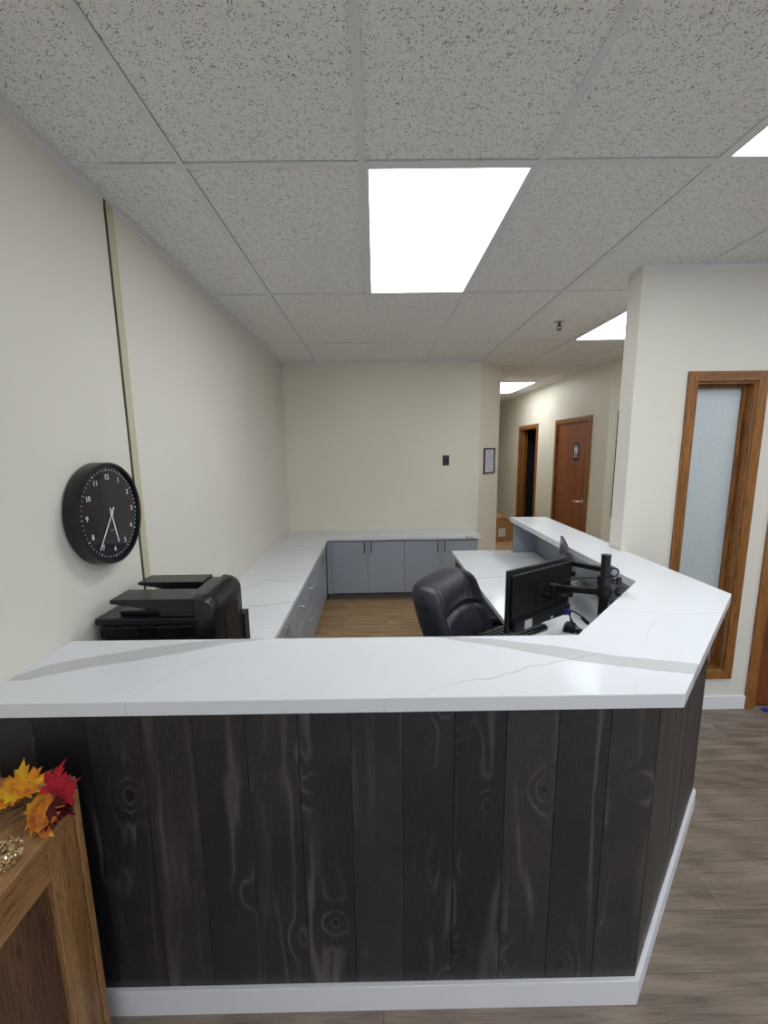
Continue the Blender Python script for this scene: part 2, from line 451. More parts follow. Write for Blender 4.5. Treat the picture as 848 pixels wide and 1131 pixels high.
# right wall: pillar, frosted sidelight opening, door opening
WX0, WX1, WZ0, WZ1 = 1.800, 2.142, .262, 1.998
DX0, DX1, DZ = 2.363, 3.27, 2.03
wr = MB()
wr.box(XR, YR, 0, WX0, YR+WT, CE+.02).box(WX0, YR, 0, WX1, YR+WT, WZ0).box(WX0, YR, WZ1, WX1, YR+WT, CE+.02)
wr.box(WX1, YR, 0, DX0, YR+WT, CE+.02).box(DX0, YR, DZ, DX1, YR+WT, CE+.02).box(DX1, YR, 0, XE, YR+WT, CE+.02)
struct('wall_right', wr, M_wall)
# hall wall with a door opening and a dark doorway
D1 = (5.455, 6.415); D2 = (7.235, 8.05); DH = 1.985
wh = MB()
wh.box(XH, COY, 0, XH+WT, D1[0], CE+.02).box(XH, D1[0], DH, XH+WT, D1[1], CE+.02).box(XH, D1[1], 0, XH+WT, D2[0], CE+.02)
wh.box(XH, D2[0], DH, XH+WT, D2[1], CE+.02).box(XH, D2[1], 0, XH+WT, YF, CE+.02)
wh.prism([(XH, COY), (XH+.7, COY-.55), (XH+.8, COY-.45), (XH+WT, COY)], 0, CE+.02)
wh.box(XH+.7, YR+WT, 0, XH+.82, COY-.5, CE+.02)
struct('wall_hall', wh, M_wall2)
struct('wall_end', MB().box(1.37, YF, 0, XH+WT, YF+.1, CE+.02), M_wall2)
ADDED_WINDOWS = [(-.5, 1.1), (1.25, 2.85), (3.0, 4.6)]  # unseen rear windows, added so daylight reaches the ceiling
wrr = MB().box(XL-.1, YN-.1, 0, XE, YN, .45).box(XL-.1, YN-.1, 2.25, XE, YN, CE+.02)
xx = [XL-.1]+[q for a in ADDED_WINDOWS for q in a]+[XE]
for a, b in zip(xx[::2], xx[1::2]): wrr.box(a, YN-.1, .45, b, YN, 2.25)
struct('wall_rear', wrr, M_wall)
for k, (a, b) in enumerate(ADDED_WINDOWS):
    w_ = bpy.data.objects.new('window_%d' % (k+2), None); COL.objects.link(w_); w_.location = ((a+b)/2, YN, .45); w_['kind'] = 'structure'
    f = MB().box(a, YN-.08, .45, a+.05, YN-.02, 2.25).box(b-.05, YN-.08, .45, b, YN-.02, 2.25).box(a+.05, YN-.08, .45, b-.05, YN-.02, .50).box(a+.05, YN-.08, 2.20, b-.05, YN-.02, 2.25)
    obj('window_frame', f, M_white, w_, world=True)
struct('wall_side', MB().box(XE, YN, 0, XE+.1, YR+WT, CE+.02), M_wall)
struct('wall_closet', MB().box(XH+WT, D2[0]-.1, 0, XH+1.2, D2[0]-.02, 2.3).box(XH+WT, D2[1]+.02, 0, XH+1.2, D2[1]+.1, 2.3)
       .box(XH+1.2, D2[0]-.1, 0, XH+1.28, D2[1]+.1, 2.3).box(XH+WT, D2[0]-.1, 2.3, XH+1.28, D2[1]+.1, 2.38), M_dark)  # near-black walls paint in the darkness of the unlit room

# ceiling tiles and grid
LIGHTS = [(1, 1), (3, 0), (4, 2), (4, 5), (1, -2), (5, -2), (3, -3), (6, 0), (0, -4)]
rects = []
cm = MB()
xs = [XL] + [GX+.61*i for i in range(0, 10)] + [XE]
ys = [YN] + [GY+1.22*j for j in range(-3, 9)] + [YF]
def light_at(x, y):
    for c, r in LIGHTS:
        if GX+.61*c < x < GX+.61*(c+1) and GY+1.22*r < y < GY+1.22*(r+1): return True
    return False
for i in range(len(xs)-1):
    for j in range(len(ys)-1):
        if light_at((xs[i]+xs[i+1])/2, (ys[j]+ys[j+1])/2): continue
        gl = .0145 if i == 1 else 0; gr = .0140 if i >= 3 else 0
        cm.box(xs[i]+gl, ys[j], CE+.004, xs[i+1]-gr, ys[j+1]-.0165, CE+.02)
struct('ceiling', cm, M_tile)
struct('ceiling', MB().box(XL, YN, CE+.10, XE, YF, CE+.14), M_dark)     # near-black sheet above the tiles, darkens their gaps into shadow lines
g = MB()
T = .012
for i in range(0, 10): g.box(GX+.61*i-T, YN, CE-.002, GX+.61*i+T, YF, CE+.006)
for j in range(-3, 9): g.box(XL, GY+1.22*j-T, CE-.001, XE, GY+1.22*j+T, CE+.0055)
g.box(GX+.61*4, 2.235-T, CE-.001, XE, 2.235+T, CE+.0055)
g.box(XL, YN, CE-.022, XL+.0015, YB, CE).box(XL, YN, CE-.0015, XL+.022, YB, CE+.003)
g.box(XL, YB-.0015, CE-.022, 1.19, YB, CE).box(XL, YB-.022, CE-.0015, 1.19, YB, CE+.003)
g.box(XR, YR-.0015, CE-.022, XE, YR, CE).box(XR-.0015, YR, CE-.022, XR, YR+WT, CE)
g.box(XH-.0015, COY, CE-.022, XH, YF, CE).box(XH-.022, COY, CE-.0015, XH, YF, CE+.003)
struct('trim_1', g, M_tbar)
# vinyl joint strip on the left wall
st = MB().box(XL, 1.812, .72, XL+.004, 1.858, CE-.001, .0012)
struct('trim_2', st, M_strip)
struct('trim_3', MB().box(XL, 1.800, .72, XL+.0025, 1.8118, CE-.001), M_gap)

for k, (c, r) in enumerate(LIGHTS):
    x0, y0 = GX+.61*c+T, GY+1.22*r+T; x1, y1 = x0+.61-2*T, y0+1.22-2*T
    lab = {(1, 1): 'large bright square-cornered ceiling light panel directly above the staff area',
           (3, 0): 'ceiling light panel cut off by the right edge near the top',
           (4, 2): 'ceiling light panel half hidden behind the top of the white pillar',
           (4, 5): 'small distant ceiling light panel deep in the hallway'}.get((c, r), 'flat ceiling light panel over the waiting area behind the viewpoint')
    t = thing('ceiling_light', lab, 'ceiling light', ((x0+x1)/2, (y0+y1)/2, CE), group='recessed ceiling light panels')
    f = MB(); w = .013
    f.box(x0, y0, CE-.001, x0+w, y1, CE+.012).box(x1-w, y0, CE-.001, x1, y1, CE+.012)
    f.box(x0+w, y0, CE-.001, x1-w, y0+w, CE+.012).box(x0+w, y1-w, CE-.001, x1-w, y1, CE+.012)
    f.box(x0, y0, CE+.05, x1, y1, CE+.06)
    for bxx in ((x0, y0, x0+.002, y1), (x1-.002, y0, x1, y1), (x0, y0, x1, y0+.002), (x0, y1-.002, x1, y1)): f.box(bxx[0], bxx[1], CE+.012, bxx[2], bxx[3], CE+.05)
    obj('frame', f, M_tbar, t, world=True)
    obj('diffuser', MB().box(x0+w, y0+w, CE+.003, x1-w, y1-w, CE+.006), M_emit, t, world=True)

# sprinkler
t = thing('fire_sprinkler', 'small dark pendant fire sprinkler on the ceiling tile', 'sprinkler', (1.435, 3.48, CE+.004))
obj('escutcheon', MB().lathe([(0, 0), (.042, 0), (.040, -.006), (.016, -.014), (0, -.014)], 24), M_steel, t, smooth=True)
sh = MB().tube([(0, 0, -.012), (0, 0, -.038)], .009, 10)
sh.tube([(.008, 0, -.03), (.017, 0, -.045), (.004, 0, -.062)], .003, 6).tube([(-.008, 0, -.03), (-.017, 0, -.045), (-.004, 0, -.062)], .003, 6)
sh.lathe([(0, -.060), (.018, -.060), (.019, -.064), (0, -.064)], 16)
obj('sprinkler_head', sh, M_blackm, t)

# baseboards
struct('baseboard_right', MB().box(XR+.02, YR-.012, 0, 2.305, YR, .088, .002).box(3.33, YR-.012, 0, XE, YR, .088, .002), M_white)
struct('baseboard_hall', MB().box(XH-.012, COY, 0, XH, D1[0]-.06, .088).box(XH-.012, D1[1]+.06, 0, XH, D2[0]-.06, .088).box(XH-.012, D2[1]+.06, 0, XH, YF, .088), M_white)
struct('baseboard_left', MB().box(XL, YN, 0, XL+.012, .45, .088), M_white)

# frosted sidelight window
win = bpy.data.objects.new('window_1', None); COL.objects.link(win); win.location = (1.97, YR, WZ0); win['kind'] = 'structure'
cw = .054
c = MB()
c.box(WX0-cw, YR-.016, WZ0-cw, WX0, YR, WZ1+cw, .003).box(WX1, YR-.016, WZ0-cw, WX1+cw, YR, WZ1+cw, .003)
obj('window_casing_side', c, M_trimz, win, world=True)
obj('window_casing_rail', MB().box(WX0, YR-.016, WZ1, WX1, YR, WZ1+cw, .003).box(WX0, YR-.016, WZ0-cw, WX1, YR, WZ0, .003), M_trimx, win, world=True)
c = MB()
c.box(WX0, YR, WZ0, WX0+.012, YR+WT, WZ1).box(WX1-.012, YR, WZ0, WX1, YR+WT, WZ1)
c.box(WX0+.012, YR, WZ1-.012, WX1-.012, YR+WT, WZ1).box(WX0+.012, YR, WZ0, WX1-.012, YR+WT, WZ0+.012)
obj('window_jamb', c, M_trimz, win, world=True)
c = MB()
a0, a1, b0, b1 = WX0+.012, WX1-.012, WZ0+.012, WZ1-.012
for yy, w in ((YR+.045, .020), (YR+.071, .012)):
    c.box(a0, yy, b0, a0+w, yy+.02, b1, .003).box(a1-w, yy, b0, a1, yy+.02, b1, .003)
    c.box(a0+w, yy, b1-w, a1-w, yy+.02, b1, .003).box(a0+w, yy, b0, a1-w, yy+.02, b0+w, .003)
obj('window_stop', c, M_trimz, win, world=True)
obj('window_pane', MB().box(a0+.001, YR+.0655, b0+.001, a1-.001, YR+.0705, b1-.001), M_frost, win, world=True)

# right wooden door
dr = bpy.data.objects.new('door_1', None); COL.objects.link(dr); dr.location = (2.8, YR, 0); dr['kind'] = 'structure'
c = MB().box(DX0-.058, YR-.016, 0, DX0, YR, DZ+.058, .003).box(DX1, YR-.016, 0, DX1+.058, YR, DZ+.058, .003)
obj('door_casing', c, M_trimz, dr, world=True)
obj('door_head_casing', MB().box(DX0, YR-.016, DZ, DX1, YR, DZ+.058, .003), M_trimx, dr, world=True)
obj('door_jamb', MB().box(DX0, YR, 0, DX0+.015, YR+WT, DZ).box(DX1-.015, YR, 0, DX1, YR+WT, DZ).box(DX0+.015, YR, DZ-.015, DX1-.015, YR+WT, DZ), M_trimz, dr, world=True)
obj('door_slab', MB().box(DX0+.017, YR+.012, .012, DX1-.017, YR+.050, DZ-.017, .002), M_door2, dr, world=True)
h = MB().tube([(3.19, YR+.012, .95), (3.19, YR-.05, .95)], .010, 10).tube([(3.19, YR-.045, .95), (3.08, YR-.05, .95)], .009, 10)
obj('door_handle', h, M_steel, dr, world=True)
tag(obj('floor_strip', MB().box(2.40, YR-.05, 0, 2.62, YR-.012, .004, .001), M_tape), 'small blue strip lying on the floor at the foot of the right door', 'tape')

# hall doors ------------------------------------------------------------
def hall_door(n, y0, y1, slab):
    d = bpy.data.objects.new('door_%d' % n, None); COL.objects.link(d); d.location = (XH, (y0+y1)/2, 0); d['kind'] = 'structure'
    cw = .06
    obj('door_casing', MB().box(XH-.016, y0-cw, 0, XH, y0, DH+cw, .003).box(XH-.016, y1, 0, XH, y1+cw, DH+cw, .003), M_trimz, d, world=True)
    obj('door_head_casing', MB().box(XH-.016, y0, DH, XH, y1, DH+cw, .003), M_trimy, d, world=True)
    j = MB().box(XH, y0, 0, XH+WT, y0+.015, DH).box(XH, y1-.015, 0, XH+WT, y1, DH).box(XH, y0+.015, DH-.015, XH+WT, y1-.015, DH)
    j.box(XH+.055, y1-.028, 0, XH+.085, y1-.015, DH-.015).box(XH+.055, y0+.015, 0, XH+.085, y0+.028, DH-.015)
    obj('door_jamb', j, M_trimz, d, world=True)
    if slab:
        obj('door_slab', MB().box(XH+.012, y0+.018, .012, XH+.05, y1-.018, DH-.018, .002), M_door, d, world=True)
        lv = MB(); yy = y0+.10
        lv.lathe([(0, 0), (.031, 0), (.031, .008), (.024, .012), (0, .012)], 20, frame((XH+.012, yy, .94), (0, -1, 0), (0, 0, 1)))
        lv.tube([(XH+.004, yy, .94), (XH-.045, yy, .94), (XH-.052, yy+.02, .94), (XH-.052, yy+.125, .935)], .010, 10)
        obj('door_handle', lv, M_chrome, d, world=True, smooth=True)
        for zz in (.25, 1.02, 1.75):
            obj('hinge', MB().tube([(XH-.004, y1-.012, zz-.045), (XH-.004, y1-.012, zz+.045)], .007, 8), M_blackm, d, world=True)
    return d
hall_door(2, *D1, True); hall_door(3, *D2, False)
# restroom sign
t = thing('restroom_sign', 'dark blue restroom sign with two white figures on the hall door', 'sign', M=frame((XH+.012, 5.81, 1.585), (0, -1, 0), (0, 0, 1)))
obj('sign_plate', MB().prism([(-.075, -.10), (-.06, -.115), (.06, -.115), (.075, -.10), (.075, .10), (.06, .115), (-.06, .115), (-.075, .10)], 0, .004), M_sign, t)
fg = MB()
for sx in (-.030, .030):
    fg.lathe([(0, .0055), (.011, .0055), (.011, .004), (0, .004)], 14, Matrix.Translation((sx, .078, 0)))
    if sx < 0: fg.prism([(sx-.017, .062), (sx-.017, .010), (sx-.011, .010), (sx-.011, .02), (sx-.010, -.042), (sx-.002, -.042), (sx-.001, .0), (sx+.001, .0), (sx+.002, -.042), (sx+.010, -.042), (sx+.011, .02), (sx+.011, .010), (sx+.017, .010), (sx+.017, .062)], .004, .0055)
    else: fg.prism([(sx-.012, .062), (sx-.022, .012), (sx-.016, .010), (sx-.011, .030), (sx-.018, -.010), (sx-.008, -.010), (sx-.008, -.042), (sx-.002, -.042), (sx-.002, -.010), (sx+.002, -.010), (sx+.002, -.042), (sx+.008, -.042), (sx+.008, -.010), (sx+.018, -.010), (sx+.011, .030), (sx+.016, .010), (sx+.022, .012), (sx+.012, .062)], .004, .0055)
fg.box(-.003, -.04, .004, .003, .085, .0055)
obj('pictogram', fg, M_whitep, t)
obj('lettering', merge([(text_mesh('RESTROOM', .026), Matrix.Translation((0, -.066, .0045)))]), M_whitep, t)
# partly hidden framed board on the hall chamfer
d = Vector((.7, -.55, 0)).normalized()
t = thing('framed_board', 'narrow dark-framed board seen edge-on in the hall beside the pillar', 'picture frame', M=frame((XH+.786*.092, COY-.618*.092, 1.44), (.786, -.618, 0), (0, 0, 1)))
fr = MB(); W2, H2 = .50, .615
fr.box(0, -H2, .001, .018, H2, .022).box(W2-.018, -H2, .001, W2, H2, .022).box(.018, -H2, .001, W2-.018, -H2+.018, .022).box(.018, H2-.018, .001, W2-.018, H2, .022)
obj('frame', fr, M_blackm, t); obj('board', MB().box(.016, -H2+.016, .002, W2-.016, H2-.016, .010), M_paper, t)

# black wall plate on back wall
t = thing('wall_plate', 'small black rectangular wall plate on the cream back wall', 'wall plate', M=frame((.808, YB, 1.519), (1, 0, 0), (0, 0, 1)))
obj('plate', MB().box(-.037, -.058, .0005, .037, .058, .006, .002), M_black, t)
for q in (-.045, .045): obj('screw', MB().lathe([(0, .0075), (.003, .0072), (.0035, .006), (0, .006)], 10, Matrix.Translation((0, q, 0))), M_steel, t)
# framed notice on the chamfer
cd = Vector((.30, .28, 0)).normalized(); cn = Vector((cd.y, -cd.x, 0))
mid = Vector((1.336, YB+.28*(1.336-1.19)/.30, 1.504))
t = thing('framed_notice', 'black framed notice with a printed page on the angled wall', 'picture frame', M=frame(mid, cd, (0, 0, 1)))
w, hh = .112, .147
f = MB().box(-w, -hh, .001, -w+.014, hh, .018, .002).box(w-.014, -hh, .001, w, hh, .018, .002).box(-w+.014, -hh, .001, w-.014, -hh+.014, .018, .002).box(-w+.014, hh-.014, .001, w-.014, hh, .018, .002)
obj('frame', f, M_black, t); obj('page', MB().box(-w+.012, -hh+.012, .002, w-.012, hh-.012, .008), M_paper, t)
pl = MB(); y = hh-.045
for k, q in enumerate([.6, .45, 0, .75, .70, .78, .55, 0, .72, .76, .4, 0, .5, .3]):
    if q: pl.box(-w*q*.85, y-.002, .008, w*q*.85, y+.002, .0085)
    y -= .015
obj('print_lines', pl, M_greyp, t)

# ------------------------------------------------------------------ reception counter
rc = thing('reception_counter', 'L-shaped reception counter clad in dark stained planks with white veined top', 'counter', (0, 1.1, 0))
YP = 1.030
top = [(XL, .985), (.767, .977), (1.477, 1.693), (1.480, YR-.002), (XR-.002, YR-.002), (XR-.002, YR+WT+.002), (1.500, YR+WT+.002), (1.525, 3.78), (1.207, 3.80), (1.190, 1.882), (.661, 1.327), (XL, 1.345)]
obj('countertop', MB().prism(top, ZC-.040, ZC, bev=.0025), M_quartz, rc, world=True)
# plank cladding with uv per board
def clad(P, Q, n0, name):
    """boards from P to Q in plan, outside face on the right-hand side going P->Q"""
    P, Q = Vector((*P, 0)), Vector((*Q, 0)); dv = (Q-P); Ln = dv.length; dv.normalize(); nv = Vector((dv.y, -dv.x, 0))
    bm = bmesh.new(); uvl = bm.loops.layers.uv.new('UVMap')
    return P, dv, nv, Ln, bm, uvl
def boards(segs, idx0):
    bm = bmesh.new(); uvl = bm.loops.layers.uv.new('UVMap'); idx = idx0
    for P, Q, first in segs:
        P = Vector((*P, 0)); Q = Vector((*Q, 0)); dv = Q-P; Ln = dv.length; dv.normalize(); nv = Vector((dv.y, -dv.x, 0))
        s = -first; W = .1393
        while s < Ln:
            a, b = max(s, 0)+.0009, min(s+W, Ln)-.0009
            if b-a > .004:
                dep = random.uniform(0, .0012)
                q = P
                r = bmesh.ops.create_cube(bm, size=1)
                vs = r['verts']
                for v in vs:
                    u = a if v.co.x < 0 else b; d2 = -.016 if v.co.y < 0 else dep; z = .07 if v.co.z < 0 else ZC-.041
                    v.co = P+dv*u+nv*d2+Vector((0, 0, z))
                for f_ in {f for v in vs for f in v.link_faces}:
                    for l in f_.loops:
                        rel = l.vert.co-P
                        l[uvl].uv = (idx*10+1+(rel.dot(dv)-s)+.3*abs(rel.dot(nv)), l.vert.co.z)
                idx += 1
            s += W
    mb = MB(); mb.bm.free(); mb.bm = bm; return mb
C0, C1, C2, C3 = (XL, YP), (.748, YP), (1.432, 1.722), (1.436, YR-.003)
obj('front_cladding', boards([(C0, C1, (C0[0]+.078) % .1393 and .1393-((-.078-C0[0]) % .1393))], 3), M_pine, rc, world=True)
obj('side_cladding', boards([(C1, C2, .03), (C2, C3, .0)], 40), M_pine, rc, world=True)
# base trim following the cladding
bt = [(XL+.001, YP-.013), (.754, YP-.013), (1.445, 1.716), (1.448, YR-.004), (1.436, YR-.004), (1.432, 1.722), (.748, YP), (XL+.001, YP)]
obj('base_trim', MB().prism(bt, 0, .088, bev=.0015), M_white, rc, world=True)
# inner wall (painted blue grey) behind the planks
iw = [(XL, YP+.017), (.741, YP+.017), (1.416, 1.730), (1.420, YR-.004), (1.444, YR-.004), (1.444, YR+WT+.004), (1.47, YR+WT+.004), (1.485, 3.74), (1.44, 3.74), (1.398, 1.745), (.730, YP+.045), (XL, YP+.045)]
obj('inner_wall', MB().prism(iw, 0, ZC-.0405), M_blue, rc, world=True)
obj('end_panel', MB().box(1.232, 3.745, 0, 1.48, 3.765, ZC-.0405, .001), M_blue, rc, world=True)

# ------------------------------------------------------------------ work surfaces
wt = thing('worktop', 'white veined L-shaped worktop along the left and back walls', 'worktop', (-.7, 3, ZD))
wl = [(XL, YP+.05), (-.522, YP+.05), (-.522, 4.49), (1.13, 4.49), (1.13, YB), (XL, YB)]
obj('slab', MB().prism(wl, ZD-.030, ZD, bev=.002), M_quartz2, wt, world=True)
dk = thing('desk', 'white veined staff desk on the inner side of the counter', 'desk', (1.0, 2.8, 0))
wl = [(.688, YP+.05), (.745, YP+.05), (1.385, 1.750), (1.424, 3.735), (1.228, 3.735), (1.228, 3.835), (.688, 3.835)]
obj('desk_top', MB().prism(wl, ZD-.030, ZD, bev=.002), M_quartz2, dk, world=True)
obj('desk_support', MB().box(.72, 3.795, 0, 1.228, 3.815, ZD-.030), M_blue, dk, world=True)
obj('desk_support', MB().box(.72, 1.14, 0, .74, 1.45, ZD-.030), M_blue, dk, world=True)
obj('knee_shade', MB().box(1.17, 2.0, .10, 1.185, 3.795, ZD-.030), M_dark, dk, world=True)  # near-black sheet stands in for the shade of the open knee space

def pull(p, q, out, r=.0042):
    """bar pull from p to q standing off along out"""
    p, q, o = Vector(p), Vector(q), Vector(out); d = (q-p).normalized()*.008
    return MB().tube([p, p+o*.7, p+o*.93+d*.3, p+o+d, q+o-d, q+o*.93-d*.3, q+o*.7, q], r, 8)
XF = -.545   # left cabinet face
def cabinet_left(y0, y1, doors, drawers, label, hz=None):
    t = thing('base_cabinet', label, 'cabinet', ((XL+XF)/2, (y0+y1)/2, 0), group='grey base cabinets under the left worktop')
    obj('body', MB().box(XL+.001, y0+.001, .09, XF-.019, y1-.001, ZD-.031), M_blue, t, world=True)
    obj('toe_kick', MB().box(XF-.09, y0, 0, XF-.075, y1, .09), M_kick, t, world=True)
    n = doors
    for k in range(n):
        a = y0+(y1-y0)*k/n+.0015; b = y0+(y1-y0)*(k+1)/n-.0015
        d = obj('door', MB().box(XF-.018, a, .095, XF, b, ZD-.040, .0015), M_blue, t, world=True)
        yh = b-.030 if k % 2 == 0 else a+.030
        obj('handle', pull((XF, yh, .56), (XF, yh, .665), (.03, 0, 0)), M_steel, d, world=True, smooth=True)
    if drawers:
        for (z0, z1) in ((.095, .417), (.421, ZD-.040)):
            d = obj('drawer', MB().box(XF-.018, y0+.0015, z0, XF, y1-.0015, z1, .0015), M_blue, t, world=True)
            ym = (y0+y1)/2; zh = z1-.10
            obj('handle', pull((XF, ym-.07, zh), (XF, ym+.07, zh), (.035, 0, 0)), M_steel, d, world=True, smooth=True)
    return t
cabinet_left(1.09, 1.90, 2, False, 'base cabinet under the left worktop below the printer')
cabinet_left(1.90, 2.72, 2, False, 'two-door base cabinet under the left worktop nearest the front counter')
cabinet_left(2.72, 3.11, 0, True, 'drawer cabinet under the left worktop, the nearer of the two drawer stacks')
cabinet_left(3.11, 3.50, 0, True, 'drawer cabinet under the left worktop, the farther of the two drawer stacks')
cabinet_left(3.50, 4.44, 2, False, 'two-door base cabinet at the far end of the left worktop')
YC = 4.515
def cabinet_back(x0, x1, label, filler=0):
    t = thing('base_cabinet', label, 'cabinet', ((x0+x1)/2, (YC+YB)/2, 0), group='blue grey base cabinets against the back wall')
    obj('body', MB().box(x0-filler+.001, YC+.019, .09, x1-.001, YB-.001, ZD-.031), M_blue, t, world=True)
    obj('toe_kick', MB().box(x0-filler, YC+.075, 0, x1, YC+.09, .09), M_kick, t, world=True)
    if filler: obj('filler_strip', MB().box(x0-filler, YC, .09, x0-.0015, YC+.018, ZD-.032), M_blue, t, world=True)
    for k in range(2):
        a = x0+(x1-x0)*k/2+.0015; b = x0+(x1-x0)*(k+1)/2-.0015
        d = obj('door', MB().box(a, YC, .095, b, YC+.018, ZD-.045, .0015), M_blue, t, world=True)
        xh = b-.035 if k == 0 else a+.035
        obj('handle', pull((xh, YC, .552), (xh, YC, .655), (0, -.03, 0), .0055), M_dsteel, d, world=True, smooth=True)
cabinet_back(-.492, .298, 'left two-door grey base cabinet against the back wall', .052)
cabinet_back(.298, 1.098, 'right two-door grey base cabinet against the back wall', 0)

# ------------------------------------------------------------------ wall clock
CR = .185
t = thing('wall_clock', 'round black wall clock with white numerals on the left wall', 'clock', M=frame((XL, 1.555, 1.430), (0, 1, .02), (0, -.02, 1)))
DPT = .058
body = MB().lathe([(0, .001), (CR-.006, .001), (CR, .008), (CR, DPT-.006), (CR-.002, DPT), (CR-.010, DPT), (CR-.012, DPT-.007)], 72)
obj('case', body, M_black, t, smooth=True)
dial = obj('dial', MB().lathe([(0, DPT-.010), (CR-.011, DPT-.010), (CR-.011, DPT-.012), (0, DPT-.012)], 64), M_glass_s, t)
for k in range(1, 13):
    a = PI/2-k*PI/6; rr = CR*.715
    obj('numeral', merge([(text_mesh(str(k), .027), Matrix.Translation((rr*math.cos(a), rr*math.sin(a), DPT-.0093)))]), M_whitep, t)
tk = MB()
for k in range(60):
    a = k*PI/30; rr = CR*.855; L = .0045 if k % 5 else .0075; w = .0011 if k % 5 else .0016
    tk.box(rr-L/2, -w, DPT-.0098, rr+L/2, w, DPT-.0090, M=Matrix.Rotation(a, 4, 'Z'))
obj('minute_marks', tk, M_whitep, t)
def hand(ang, L, w, tail, z):
    m = Matrix.Rotation(ang, 4, 'Z')
    return MB().prism([(-w*1.3, -tail), (w*1.3, -tail), (w, 0), (w*.8, L), (-w*.8, L), (-w, 0)], z, z+.001, M=m)
obj('hour_hand', hand(-math.radians(168), CR*.62, .0030, .022, DPT-.0085), M_whitep, t)
obj('minute_hand', hand(-math.radians(217), CR*.80, .0026, .026, DPT-.0070), M_whitep, t)
obj('hub', MB().lathe([(0, DPT-.0045), (.006, DPT-.0048), (.007, DPT-.009), (0, DPT-.009)], 16), M_whitep, t)
obj('dial_mark', MB().box(-.016, -.0012, DPT-.0098, .016, .0012, DPT-.0091, M=Matrix.Translation((0, -.062, 0))), M_greyp, t)

# ------------------------------------------------------------------ printer
t = thing('printer', 'black multifunction printer standing on the left worktop below the clock', 'printer', (-.8, 1.6, ZD))
px0, px1, py0, py1 = -1.007, -.583, 1.45, 1.79
b = MB().box(-.985, py0+.006, ZD+.005, -.62, py1, .985, .006).box(-1.000, py0+.004, .985, -.62, py1, 1.032, .006)
for xx in (-.96, -.64):
    for yy in (py0+.05, py1-.04): b.tube([(xx, yy, ZD), (xx, yy, ZD+.006)], .012, 10)
obj('body', b, M_print, t, world=True)
# right tower with big rounded shoulder (profile in x-z, extruded along y)
def profile(pts, y0, y1, bev=0):
    # extrude x-z polygon along y
    M = Matrix(((1, 0, 0, 0), (0, 0, 1, 0), (0, 1, 0, 0), (0, 0, 0, 1)))
    return MB().prism(pts, y0, y1, M=M, bev=bev)
pts = [(-.655, ZD+.006), (px1, ZD+.006), (px1, 1.075)]
for k in range(1, 9):
    a = k/8*PI/2; pts.append((px1-.055+.055*math.cos(a), 1.078+.054*math.sin(a)))
pts += [(-.655, 1.134)]
obj('feeder_tower', profile(pts, py0, py1-.03, .004), M_print, t, world=True, smooth=True)
pts2 = [(px1+.0015, 1.078)]
for k in range(1, 9):
    a = k/8*PI/2; pts2.append((px1-.055+.0565*math.cos(a), 1.078+.0555*math.sin(a)))
pts2 += [(px1-.10, 1.1345), (px1-.10, 1.128)]
for k in range(8, -1, -1):
    a = k/8*PI/2; pts2.append((px1-.055+.052*math.cos(a), 1.076+.052*math.sin(a)))
obj('feeder_cover', profile(pts2, py0+.05, py1-.07), M_printg, t, world=True, smooth=True)
obj('side_panel', MB().box(px1, py0+.10, ZD+.03, px1+.003, py1-.09, 1.045, .002), M_redbrown, t, world=True)
obj('rear_cover', MB().box(px1-.06, py1-.03, ZD+.02, px1+.006, py1+.035, .955, .004), M_print, t, world=True)
# scanner deck
obj('scanner_lid', MB().box(px0, py0-.004, 1.040, -.640, py1-.02, 1.066, .005), M_print, t, world=True)
dk_ = MB().box(-.935, py0+.03, 1.066, -.70, py1-.05, 1.082, .003)
obj('output_tray', dk_, M_printg, t, world=True)
# input tray: tilted slabs left of the tower, near and far rails
def slab(x0, z0, x1, z1, y0, y1, th, name, mat=M_print):
    pts = [(x0, z0), (x1, z1), (x1, z1+th), (x0, z0+th*.9)]
    return obj(name, profile(pts, y0, y1, .002), mat, t, world=True)
def wedge(name, pts, y0, y1, mat=M_print): return obj(name, profile(pts, y0, y1, .0015), mat, t, world=True)
wedge('input_tray', [(-.948, 1.134), (-.948, 1.120), (-.775, 1.092), (-.775, 1.070), (-.656, 1.070), (-.656, 1.134)], py0, py0+.118)
wedge('input_tray', [(-.960, 1.134), (-.960, 1.124), (-.86, 1.106), (-.775, 1.100), (-.701, 1.100), (-.701, 1.134)], py1-.135, py1-.03)
obj('tray_floor', MB().box(-.88, py0+.119, 1.090, -.702, py1-.136, 1.104, .003), M_printg, t, world=True)
obj('paper_guide', MB().box(-.80, py0+.16, 1.101, -.71, py0+.168, 1.118, .002), M_steel, t, world=True)
for k in range(5): obj('lid_latch', MB().box(px0+.03+k*.07, py0-.0055, 1.034, px0+.07+k*.07, py0+.004, 1.0395), M_dark, t, world=True)
for q in (-.86, -.72): obj('front_recess', MB().box(q, py0+.0025, .995, q+.06, py0+.006, 1.028), M_printg, t, world=True)

